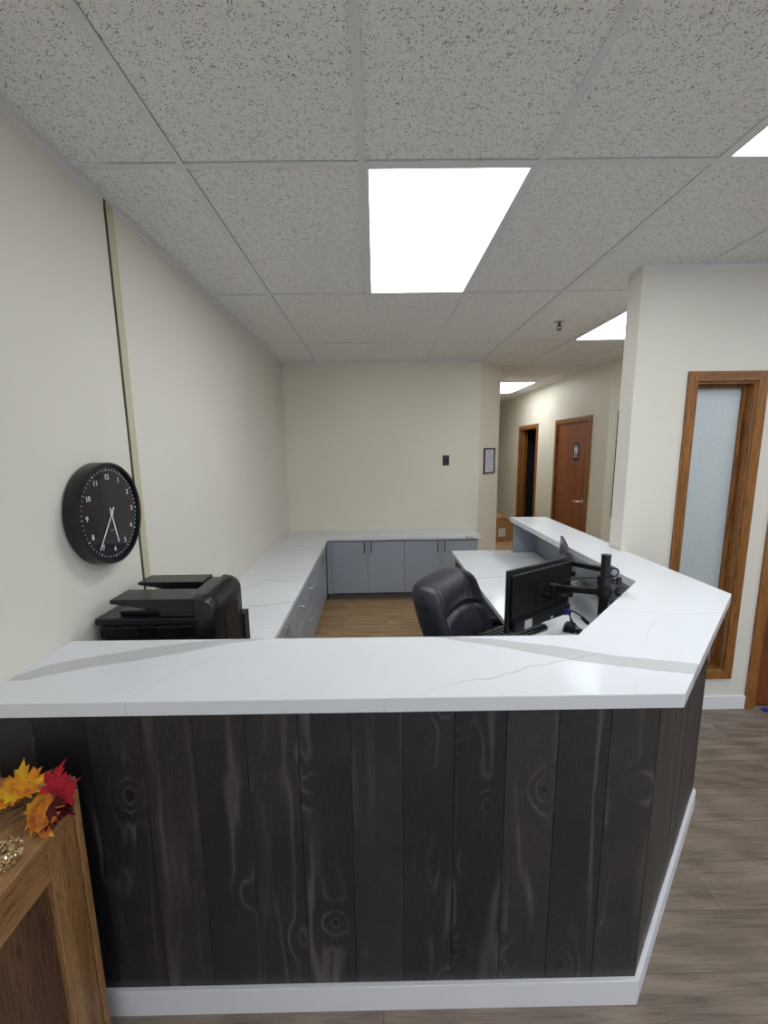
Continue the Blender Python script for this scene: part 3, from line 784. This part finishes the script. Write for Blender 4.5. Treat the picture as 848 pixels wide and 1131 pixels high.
# ------------------------------------------------------------------ office chair
CH_ROT = math.radians(-37)
ch = thing('office_chair', 'black padded leather office chair turned towards the desk', 'chair', (.705, 1.985, 0), (0, 0, CH_ROT))
def grid_solid(fn, nu, nv):
    """closed surface: fn(u, v, side) -> Vector, u,v in 0..1, side 0 front, 1 back; rims stitched"""
    bm = bmesh.new(); A = []
    for s_ in (0, 1):
        A.append([[bm.verts.new(fn(i/nu, j/nv, s_)) for j in range(nv+1)] for i in range(nu+1)])
    for s_ in (0, 1):
        for i in range(nu):
            for j in range(nv):
                q = (A[s_][i][j], A[s_][i+1][j], A[s_][i+1][j+1], A[s_][i][j+1])
                bm.faces.new(q if s_ else q[::-1])
    rim = [(i, 0) for i in range(nu)]+[(nu, j) for j in range(nv)]+[(i, nv) for i in range(nu, 0, -1)]+[(0, j) for j in range(nv, 0, -1)]
    for k in range(len(rim)):
        a, b = rim[k], rim[(k+1) % len(rim)]
        bm.faces.new((A[0][a[0]][a[1]], A[0][b[0]][b[1]], A[1][b[0]][b[1]], A[1][a[0]][a[1]]))
    m = MB(); m.bm.free(); m.bm = bm; return m
BW, BZ0, BZ1 = .262, .44, .975
REC = math.tan(math.radians(24))
def outline(v):   # half width by height fraction
    return BW*(.92+.08*math.sin(PI*v*.9))*(1-.10*max(0, (v-.80)/.20)**2.5)
def back_pt(u, v, s_):
    uu = (u-.5)*2; w = outline(v)
    z = BZ0+(BZ1-BZ0)*v - .022*abs(uu)**3*(v**3)
    y = uu*w
    e = max(0, 1-abs(uu)**8)**.5*max(0, 1-abs(2*v-1)**12)**.5
    x0 = -(z-BZ0)*REC - .015*math.sin(PI*v)
    if s_ == 0:
        d = .050*e
        bol = math.exp(-((abs(uu)-.86)/.11)**2)*.040        # side bolsters
        seams = 0
        # seams: horizontal bow at v .42, vertical lower pleat, bolster lines
        sv = .57+.13*(1-uu*uu)
        seams += .028*math.exp(-((v-sv)/.022)**2)*(abs(uu) < .78)
        if v < sv: seams += .022*math.exp(-((uu)/.045)**2)
        else: seams += .006*math.exp(-((uu-.30-.25*(v-sv))/.04)**2)
        seams += .020*math.exp(-((abs(uu)-.70)/.035)**2)
        puff = .022*abs(math.sin(PI*min(1, max(0, (v-sv)/(1-sv))))) if v > sv else .020*abs(math.sin(PI*v/sv))
        d += e*(bol+puff*(abs(uu) < .70)*(1-(uu/.72)**4 if abs(uu) < .72 else 0)-seams)
        return Vector((x0+.03+d, y, z))
    return Vector((x0-.02-.045*e, y*1.0, z))
obj('backrest', grid_solid(back_pt, 56, 56), M_leather, ch, smooth=True).location = (-.225, 0, 0)
def pip(fu):
    pts = [back_pt(*fu(k/30), 0)+Vector((-.225+.004, 0, 0)) for k in range(31)]
    return MB().tube(pts, .0032, 6)
for sg in (-1, 1): obj('piping', pip(lambda k, sg=sg: (.5+sg*.35, .05+.86*k)), M_seam, ch, smooth=True)
obj('piping', pip(lambda k: (.16+.68*k, .57+.13*(1-(2*(.16+.68*k)-1)**2))), M_seam, ch, smooth=True)
def seat_pt(u, v, s_):
    uu, vv = (u-.5)*2, (v-.5)*2
    x = vv*.25; y = uu*.26*(1-.08*vv)
    e = max(0, 1-abs(uu)**6)**.5*max(0, 1-abs(vv)**6)**.5
    if s_ == 0: return Vector((x, y, .46+.055*e+.012*math.exp(-((abs(uu)-.85)/.12)**2)-.012*math.exp(-(uu/.05)**2)*e))
    return Vector((x, y, .455-.045*e))
obj('seat', grid_solid(seat_pt, 30, 30), M_leather, ch, smooth=True)
for sg in (-1, 1):
    pts = [(-.20, sg*.26, .43), (-.26, sg*.31, .50), (-.28, sg*.33, .58), (-.24, sg*.33, .625), (-.12, sg*.33, .635), (-.04, sg*.33, .61), (-.02, sg*.32, .56), (.0, sg*.30, .48), (.02, sg*.26, .43)]
    P = [Vector(p) for p in pts]; sm = []
    for i in range(len(P)-1):
        for k in range(5):
            tt = k/5; p0 = P[max(0, i-1)]; p1 = P[i]; p2 = P[i+1]; p3 = P[min(len(P)-1, i+2)]
            sm.append(.5*((2*p1)+(-p0+p2)*tt+(2*p0-5*p1+4*p2-p3)*tt*tt+(-p0+3*p1-3*p2+p3)*tt**3))
    sm.append(P[-1])
    ar = obj('armrest', MB().tube(sm, .016, 10), M_black, ch, smooth=True)
    obj('arm_pad', MB().box(-.29, sg*.33-.028, .630, -.04, sg*.33+.028, .662, .014, seg=3), M_leather, ar, smooth=True)
obj('gas_column', MB().tube([(0, 0, .10), (0, 0, .28)], .028, 14).tube([(0, 0, .28), (0, 0, .40)], .016, 14), M_black, ch, smooth=True)
obj('tilt_mechanism', MB().box(-.15, -.08, .385, .10, .08, .415, .008).tube([(0, -.05, .395), (0, -.22, .39)], .006, 8), M_blackm, ch)
for k in range(5):
    a = k*2*PI/5+.4; dx, dy = math.cos(a), math.sin(a)
    lg = obj('base_leg', MB().tube([(0, 0, .115), (dx*.15, dy*.15, .105), (dx*.29, dy*.29, .075)], .026, 8, r2=.016), M_black, ch, smooth=True)
    cs = MB()
    for q in (-.014, .014):
        m = frame((dx*.29-dy*q, dy*.29+dx*q, .027), (dx, dy, 0), (0, 0, 1))
        cs.lathe([(0, -.009), (.024, -.009), (.027, -.005), (.027, .005), (.024, .009), (0, .009)], 16, m)
    cs.tube([(dx*.29, dy*.29, .027), (dx*.29, dy*.29, .08)], .007, 8)
    obj('caster', cs, M_blackm, lg)

# ------------------------------------------------------------------ monitors
def monitor(pL, pR, zt, hgt, back_side, label, sticker):
    """panel between plan points pL and pR; local x along pL->pR, local z up, back towards local -y"""
    pL, pR = Vector((*pL, 0)), Vector((*pR, 0)); d = (pR-pL); W = d.length; d.normalize()
    mid = (pL+pR)/2; ang = math.atan2(d.y, d.x)
    t = thing('monitor', label, 'monitor', (mid.x, mid.y, zt-hgt/2), (0, 0, ang), group='monitors on the dual arm')
    h = W/2; v = hgt/2
    b = back_side     # -1 back faces local -y
    def yb(a, c): return (min(a*b*-1*-1, c*b*-1*-1), max(a*b, c*b))
    # b=-1: back at negative y
    def bx(mb, x0, z0, x1, z1, a, c, bev=.003): 
        y0, y1 = sorted((a*b, c*b)); return mb.box(x0, y0, z0, x1, y1, z1, bev)
    obj('housing', bx(MB(), -h, -v, h, v, -.004, .014, .004), M_black, t, smooth=True)
    bx_ = MB(); bx(bx_, -h*.93, -v*.60, h*.93, v*.86, .013, .026, .006)
    obj('back_cover', bx_, M_blackm, t)
    lp = MB(); bx(lp, -h*.90, -v*.93, h*.90, -v*.56, .012, .042, .010)
    obj('port_housing', lp, M_blackm, t)
    obj('screen', bx(MB(), -h+.012, -v+.018, h-.012, v-.012, -.0052, -.003, .0), M_screen, t)
    vp = MB(); bx(vp, -.055, -.055, .055, .055, .026, .030, .002)
    for sx in (-1, 1):
        for sz in (-1, 1):
            m = frame((sx*.045, .033*b, sz*.045), (1, 0, 0), (0, 0, 1) if b < 0 else (0, 0, -1))
            vp.lathe([(0, .004), (.006, .003), (.007, 0), (0, 0)], 10, m)
    obj('mounting_plate', vp, M_steel if False else M_blackm, t)
    if sticker:
        obj('sticker', bx(MB(), -h*.62, -v*.90, -h*.40, -v*.62, .0421, .0426, 0), M_paper, t)
        obj('sticker', bx(MB(), h*.20, -v*.86, h*.28, -v*.78, .0421, .0426, 0), M_paper, t)
    return t
PA, PB = (.580, 1.849), (.978, 2.106)
monitor(PA, PB, 1.102, .300, -1, 'nearer monitor, its black back with white sticker facing the front counter', True)
monitor((.999, 2.168), (1.152, 2.605), 1.102, .262, -1, 'farther monitor seen nearly edge-on behind the other one', False)

# dual arm stand
ax, ay = .955, 1.72
t = thing('dual_monitor_stand', 'black dual monitor arm with upright pole clamped on the desk', 'monitor arm', (ax, ay, ZD))
def loc(mb): return mb
obj('pole', MB().tube([(ax, ay, ZD+.01), (ax, ay, 1.195)], .0185, 20).tube([(ax, ay, 1.195), (ax, ay, 1.203)], .0195, 20), M_black, t, world=True, smooth=True)
obj('base_clamp', MB().box(ax-.045, ay-.045, ZD, ax+.045, ay+.045, ZD+.014, .003), M_blackm, t, world=True)
dm = (Vector((*PB, 0))-Vector((*PA, 0))).normalized(); nb = Vector((dm.y, -dm.x, 0))
c1 = (Vector((*PA, 0))+Vector((*PB, 0)))/2+nb*.030; c1.z = 1.102-.150
def armset(z, end, elbow, name):
    base = Vector((ax, ay, z)); end = Vector((*end[:2], z)); elbow = Vector((*elbow, z))
    if name:
        piv = Vector((1.000, 1.752, 1.122)); obj('pivot', MB().tube([piv-Vector((0, .02, 0)), piv+Vector((0, .02, 0))], .022, 16).tube([piv, Vector((ax, ay, z-.03))], .011, 8), M_blackm, t, world=True, smooth=True)
        obj('pivot_cap', MB().tube([piv-Vector((0, .0215, 0)), piv-Vector((0, .020, 0))], .014, 16), M_greyp, t, world=True); base = piv.copy(); base.x -= .0
        z0_ = 1.092
    else: z0_ = z
    cl = obj('clamp', MB().tube([(ax, ay, z0_-.020), (ax, ay, z0_+.020)], .028, 20), M_blackm, t, world=True, smooth=True)
    bk = Vector((ax, ay, z0_)); kn = bk+Vector((.045, -.012, 0))
    obj('knob', MB().tube([bk+Vector((.02, -.005, 0)), kn], .007, 8).tube([kn, kn+Vector((.014, -.004, 0))], .018, 8), M_black, cl, world=True)
    def bar(a, b, w=.015, hh=.013, we=.006):
        d = (b-a); L = d.length; d.normalize(); sd = Vector((-d.y, d.x, 0)); m = frame(a, d, sd)
        mb = MB().box(0, -w, -hh, L, w, hh, .005, M=m)
        for q in (a, b): mb.tube([(q.x, q.y, q.z-hh-.003), (q.x, q.y, q.z+hh+.003)], w+we, 14)
        return mb
    if name:
        el = Vector((.996, 2.128, 1.058)); up = Vector((end.x, end.y, 1.0))
        obj('lower_link', bar(base, el, .013, .012, -.002), M_blackm, t, world=True, smooth=True)
        obj('elbow', MB().tube([(el.x, el.y, .99), (el.x, el.y, el.z)], .010, 12), M_blackm, t, world=True, smooth=True)
        e3 = Vector((el.x+.022, el.y+.005, 1.0))
        obj('upper_link', bar(e3, up, .009, .010, .002), M_blackm, t, world=True, smooth=True)
    else:
        obj('lower_link', bar(base, Vector((end.x, end.y, 1.0)), .016, .014), M_blackm, t, world=True, smooth=True)
    return cl
# nearer arm
e1 = c1+nb*.055
armset(1.043, (e1.x, e1.y), ((ax+e1.x)/2+.004, (ay+e1.y)/2), False)
hd = MB().tube([(e1.x, e1.y, .940), (e1.x, e1.y, .985)], .016, 12)
hd.tube([Vector((e1.x, e1.y, c1.z)), Vector((c1.x, c1.y, c1.z))], .014, 12)
obj('tilt_head', hd, M_blackm, t, world=True, smooth=True)
# farther arm: monitor back is on its +x side
qa, qb = Vector((.994, 2.150, 0)), Vector((1.152, 2.605, 0)); dq = (qb-qa).normalized(); nq = Vector((dq.y, -dq.x, 0))
c2 = (qa+qb)/2+nq*.030; e2 = c2+nq*.022
armset(1.108, (e2.x, e2.y), (.928, 2.0), True)
hd = MB().tube([(e2.x, e2.y, .955), (e2.x, e2.y, 1.005)], .012, 12).tube([Vector((e2.x, e2.y, .971)), Vector((c2.x, c2.y, .971))], .014, 12)
obj('tilt_head', hd, M_blackm, t, world=True, smooth=True)
obj('cable_clip', MB().box(.84, 1.855, .960, .865, 1.88, .978, .003), M_black, t, world=True)

def smooth_path(P, k=6):
    P = [Vector(p) for p in P]; out = []
    for i in range(len(P)-1):
        for j in range(k):
            tt = j/k; p0 = P[max(0, i-1)]; p1 = P[i]; p2 = P[i+1]; p3 = P[min(len(P)-1, i+2)]
            out.append(.5*((2*p1)+(-p0+p2)*tt+(2*p0-5*p1+4*p2-p3)*tt*tt+(-p0+3*p1-3*p2+p3)*tt**3))
    return out+[P[-1]]
# cables
vx = c1+dm*.135+nb*.006; zb = .845
t = thing('video_cable', 'black video cable with blue plug at the monitor back', 'cable', (vx.x, vx.y, zb))
p0 = Vector((vx.x, vx.y, zb))
mm = frame(p0+nb*.030, dm, (0, 0, 1))
obj('plug', MB().box(-.016, -.012, -.008, .030, .010, .012, .004, M=mm), M_bluep, t, world=True)
cb = MB().tube(smooth_path([p0+nb*.03+dm*.028, p0+nb*.045+dm*.06+Vector((0, 0, -.012)), p0+nb*.08+dm*.09+Vector((0, 0, -.05)), p0+nb*.15+dm*.10+Vector((0, 0, -.115)), p0+nb*.22+dm*.08+Vector((0, 0, ZD+.006-zb))]), .0035, 8)
obj('cord', cb, M_black, t, world=True, smooth=True)
obj('ferrite_bead', MB().tube([p0+nb*.065+dm*.080+Vector((0, 0, -.035)), p0+nb*.095+dm*.092+Vector((0, 0, -.062))], .009, 10), M_black, t, world=True, smooth=True)
t = thing('power_cable', 'black power cable hanging below the nearer monitor to the desk', 'cable', (vx.x, vx.y, zb-.01))
pw = MB().tube(smooth_path([p0+nb*.032+dm*.03+Vector((0, 0, -.012)), p0+nb*.035+dm*.038+Vector((0, 0, -.06)), p0+nb*.04+dm*.06+Vector((0, 0, -.10)), (1.02, 2.0, ZD+.006), (1.10, 1.90, ZD+.006)]), .0035, 8)
obj('cord', pw, M_black, t, world=True, smooth=True)
obj('plug', MB().box(1.0, 1.995, ZD+.001, 1.03, 2.03, ZD+.022, .004), M_black, t, world=True)
t = thing('arm_cable', 'thin black cable drooping from the monitor arm to the desk', 'cable', (ax-.1, ay+.1, 1.0))
obj('cord', MB().tube(smooth_path([(.855, 1.866, .958), (.885, 1.87, .88), (.95, 1.90, .80), (1.03, 1.86, .745), (1.10, 1.78, ZD+.004)]), .0028, 8), M_black, t, world=True, smooth=True)
t = thing('looped_cable', 'thin black cable looping behind the monitor pole to the counter wall', 'cable', (1.0, 1.9, 1.0))
obj('cord', MB().tube(smooth_path([(.87, 1.90, 1.035), (.94, 1.86, 1.060), (1.00, 1.83, 1.062), (1.10, 1.80, 1.02), (1.20, 1.76, .90), (1.27, 1.74, .76), (1.28, 1.75, ZD+.004)]), .0028, 8), M_black, t, world=True, smooth=True)

# keyboard
kc = Vector((.885, 2.075, 0))-dm*.188+Vector((-dm.y, dm.x, 0))*.075
t = thing('keyboard', 'black keyboard lying on the desk below the nearer monitor', 'keyboard', (kc.x, kc.y, ZD), (0, 0, math.atan2(dm.y, dm.x)))
obj('case', MB().box(-.183, -.07, .002, .183, .07, .018, .005), M_black, t)
ks = MB()
for r in range(5):
    for q in range(13): ks.box(-.18+q*.028, -.060+r*.0245, .018, -.18+q*.028+.024, -.060+r*.0245+.020, .024, .002, seg=1)
obj('keys', ks, M_blackm, t)
kl = MB()
for r in range(5):
    for q in range(13): kl.box(-.174+q*.028, -.048+r*.0245, .0241, -.174+q*.028+.005, -.048+r*.0245+.005, .0244)
obj('key_legends', kl, M_greyp, t)
# mouse
def mouse_pt(u, v, s_):
    uu, vv = (u-.5)*2, (v-.5)*2
    x = vv*.055; y = uu*.031*(1-.12*vv*vv)
    e = max(0, 1-abs(uu)**2.5)**.5*max(0, 1-abs(vv)**3)**.5
    return Vector((x, y, .010+.026*e*(1-.2*vv))) if s_ == 0 else Vector((x, y, .002))
t = thing('mouse', 'black computer mouse on the desk right of the keyboard', 'mouse', (.990, 2.075, ZD), (0, 0, math.radians(60)))
obj('shell', grid_solid(mouse_pt, 16, 20), M_black, t, smooth=True)
obj('scroll_wheel', MB().lathe([(0, -.003), (.008, -.003), (.008, .003), (0, .003)], 14, frame((.03, 0, .029), (1, 0, 0), (0, 0, 1))), M_greyp, t)
# crumpled packet
random.seed(5)
bm = bmesh.new(); bmesh.ops.create_icosphere(bm, subdivisions=3, radius=1)
for v in bm.verts:
    k = 1+random.uniform(-.30, .30); v.co = Vector((v.co.x*.065*k, v.co.y*.05*k, max(-.3, v.co.z)*.028*k+.010))
m = MB(); m.bm.free(); m.bm = bm
o = obj('film_packet', m, M_packet); o.location = (1.33, 2.80, ZD); tag(o, 'small crumpled shiny packet on the desk beyond the monitor pole', 'packet')

# ------------------------------------------------------------------ cardboard box in hall
t = thing('cardboard_box', 'open brown cardboard box on the hallway floor near the doorway', 'box', (2.24, 7.62, 0), (0, 0, math.radians(8)))
b = MB(); W, D, H = .17, .20, .37
b.box(-W, -D, 0, W, D, .01).box(-W, -D, .01, -W+.006, D, H).box(W-.006, -D, .01, W, D, H).box(-W+.006, -D, .01, W-.006, -D+.006, H).box(-W+.006, D-.006, .01, W-.006, D, H)
obj('carton', b, M_card, t)
for (pp, rot) in (((-W, 0, H), (0, math.radians(-115), 0)), ((W, 0, H), (0, math.radians(115), 0)), ((0, D, H), (math.radians(-65), 0, 0))):
    if pp[0]: f = MB().box(-.003, -D, 0, .003, D, .13)
    else: f = MB().box(-W, -.003, 0, W, .003, .15)
    o = obj('flap', f, M_card, t); o.location = pp; o.rotation_euler = rot
obj('shipping_label', MB().box(-.11, -D-.001, .10, .02, -D, .25), M_paper, t)
obj('filling', MB().box(-W+.008, -D+.008, .02, W-.008, D-.008, H-.07), M_card, t)

# ------------------------------------------------------------------ oak cabinet bottom left
ox1, oy1 = -.747, .935; ox0, oy0 = XL+.006, .18
ZO = .802
t = thing('oak_cabinet', 'oak cabinet with framed side panel and raised back rail at the counter', 'cabinet', ((ox0+ox1)/2, (oy0+oy1)/2, 0))
obj('top', MB().box(ox0, oy0-.02, ZO-.022, ox1+.004, oy1-.022, ZO, .004), M_oaky, t, world=True)
obj('back_board', MB().box(ox0, oy1-.018, 0, ox1+.004, oy1, ZO+.048, .002), M_oakz, t, world=True)
obj('back_rail', MB().box(ox0, oy1-.026, ZO+.0485, ox1+.004, oy1, ZO+.068, .003), M_oakx, t, world=True)
obj('rail_shade', MB().box(ox0, oy1-.0205, ZO, ox1-.020, oy1-.0185, ZO+.0485), M_oakpanel, t, world=True)  # dark strip paints the shadow on the board below the rail
obj('corner_post', MB().box(ox1-.022, oy1-.105, 0, ox1, oy1-.021, ZO-.0225, .002), M_oakz, t, world=True)
obj('corner_post', MB().box(ox1-.022, oy0, 0, ox1, oy0+.085, ZO-.0225, .002), M_oakz, t, world=True)
obj('top_rail', MB().box(ox1-.022, oy0+.086, ZO-.110, ox1-.0005, oy1-.106, ZO-.0225, .002), M_oaky, t, world=True)
obj('bottom_rail', MB().box(ox1-.022, oy0+.086, .03, ox1-.0005, oy1-.106, .11, .002), M_oaky, t, world=True)
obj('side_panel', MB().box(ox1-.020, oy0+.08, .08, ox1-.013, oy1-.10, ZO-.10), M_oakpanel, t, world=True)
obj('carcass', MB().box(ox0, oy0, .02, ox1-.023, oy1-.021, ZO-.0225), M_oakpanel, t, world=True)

# maple leaf spray
MAPLE = [(0, -.02), (.10, .02), (.30, -.12), (.27, .02), (.55, .0), (.46, .12), (.62, .22), (.98, .30), (.80, .42), (.90, .56), (.62, .52), (.50, .50), (.60, .78), (.44, .72), (.36, .86), (.20, .66), (.24, .98), (.12, .94), (0, 1.28)]
MAPLE = MAPLE+[(-x, y) for x, y in MAPLE[-2:0:-1]]
def leaf(parent, pos, size, yaw, pitch, roll, mat, curl=.35, label=None):
    bm = bmesh.new(); C0_ = Vector((0, .38, 0))
    rings = []
    for k in range(0, 6):
        f = k/5
        if k == 0: rings.append([bm.verts.new(C0_)])
        else: rings.append([bm.verts.new((C0_.x+(x-C0_.x)*f, C0_.y+(y-C0_.y)*f, 0)) for x, y in MAPLE])
    n = len(MAPLE)
    for a, b in zip(rings, rings[1:]):
        for k in range(n):
            k2 = (k+1) % n
            if len(a) == 1: bm.faces.new((a[0], b[k], b[k2]))
            else: bm.faces.new((a[k], b[k], b[k2], a[k2]))
    for v in bm.verts:
        x, y = v.co.x, v.co.y; r = math.hypot(x, y-.4)
        ang = math.atan2(y-.3, x)
        v.co.z = -curl*r*r + .05*math.cos(5*ang)*r + .10*abs(x)
        v.co *= size
    ext = bmesh.ops.solidify(bm, geom=bm.faces[:], thickness=.0005)
    m = MB(); m.bm.free(); m.bm = bm
    o = obj('leaf', m, mat, parent, smooth=True)
    o.rotation_euler = (pitch, roll, yaw); o.location = pos
    if label: o['label'] = label
    return o
bx0, by0, bz0 = -.790, .880, ZO
t = thing('maple_leaf_spray', 'spray of artificial autumn maple leaves lying on the oak cabinet', 'artificial leaves', (bx0, by0, bz0))
D_ = math.radians
leaf(t, (-.052, .008, .050), .070, D_(20), D_(50), D_(-10), L_yel, .30, 'yellow and orange leaf')
leaf(t, (-.082, .000, .035), .060, D_(60), D_(40), D_(10), L_yel, .4, 'yellow and orange leaf')
leaf(t, (-.012, -.03, .034), .072, D_(-50), D_(15), D_(25), L_ora, .55, 'curled orange leaf with yellow rim')
leaf(t, (-.100, -.03, .022), .052, D_(95), D_(30), D_(0), L_oli, .5, 'olive yellow leaf')
leaf(t, (.008, .015, .050), .060, D_(-10), D_(55), D_(0), L_red, .3, 'bright red leaf')
leaf(t, (.040, .006, .050), .044, D_(-40), D_(45), D_(15), L_red, .3, 'bright red leaf')
leaf(t, (.00, .000, .034), .062, D_(-60), D_(25), D_(0), L_dred, .4, 'dark red leaf')
leaf(t, (.018, .000, .016), .052, D_(-95), D_(10), D_(0), L_dred, .3, 'dark red leaf')
leaf(t, (-.095, -.06, .014), .042, D_(150), D_(10), D_(0), L_dred, .3, 'dark red leaf')
stp = [[(-.04, 0, .035), (-.07, -.03, .025), (-.085, -.07, .008), (-.088, -.12, .004)], [(-.02, -.01, .03), (-.06, -.04, .02), (-.09, -.08, .006), (-.105, -.13, .004)],
       [(0, .01, .03), (-.05, -.03, .02), (-.075, -.08, .006), (-.07, -.11, .003)], [(-.06, .01, .035), (-.10, -.03, .03), (-.14, -.05, .015), (-.17, -.05, .006)]]
for p in stp: obj('stem', MB().tube(smooth_path(p), .0014, 6), M_stem, t, smooth=True)
# gold sequined piece on the cabinet top
random.seed(11)
sq = MB()
for k in range(420):
    a = random.uniform(0, 2*PI); r = math.sqrt(random.random())
    x, y = r*math.cos(a)*.045, r*math.sin(a)*.050
    m = Matrix.Translation((x, y, .003+random.uniform(0, .008))) @ Matrix.Rotation(random.uniform(-.7, .7), 4, 'X') @ Matrix.Rotation(random.uniform(-.7, .7), 4, 'Y')
    sq.lathe([(0, .0004), (.0026, .0004), (.0026, -.0004), (0, -.0004)], 6, m)
o = obj('gold_sequin_trim', sq, M_gold); o.location = (-.808, .775, ZO)
tag(o, 'gold sequin-covered trim lying on the oak cabinet top', 'decoration')

# ------------------------------------------------------------------ camera, world, view
cam = bpy.data.cameras.new('camera'); co = bpy.data.objects.new('camera', cam); COL.objects.link(co)
R = Vector((0.99986689, -0.00883155, -0.01371913)); F = Vector((0.00651428, 0.98699784, -0.16060147)); U = Vector((0.01495911, 0.16049072, 0.98692399))
m = Matrix((R, U, -F)).transposed().to_4x4(); m.translation = (0, 0, CAM_H)
co.matrix_world = m
cam.sensor_fit = 'VERTICAL'; cam.sensor_height = 36; cam.sensor_width = 27
cam.lens = 471.07*36/1131
cam.shift_x = (424-418.67)/1131; cam.shift_y = (573.99-565.5)/1131
cam.clip_start = .02; cam.clip_end = 60
sc = bpy.context.scene; sc.camera = co
w = bpy.data.worlds.new('world'); sc.world = w; w.use_nodes = True
w.node_tree.nodes['Background'].inputs[0].default_value = (.44, .52, .64, 1); w.node_tree.nodes['Background'].inputs[1].default_value = SKY
sc.view_settings.view_transform = 'Standard'; sc.view_settings.look = 'None'; sc.view_settings.gamma = 1
sc.view_settings.use_curve_mapping = False; sc.view_settings.exposure = 0.0
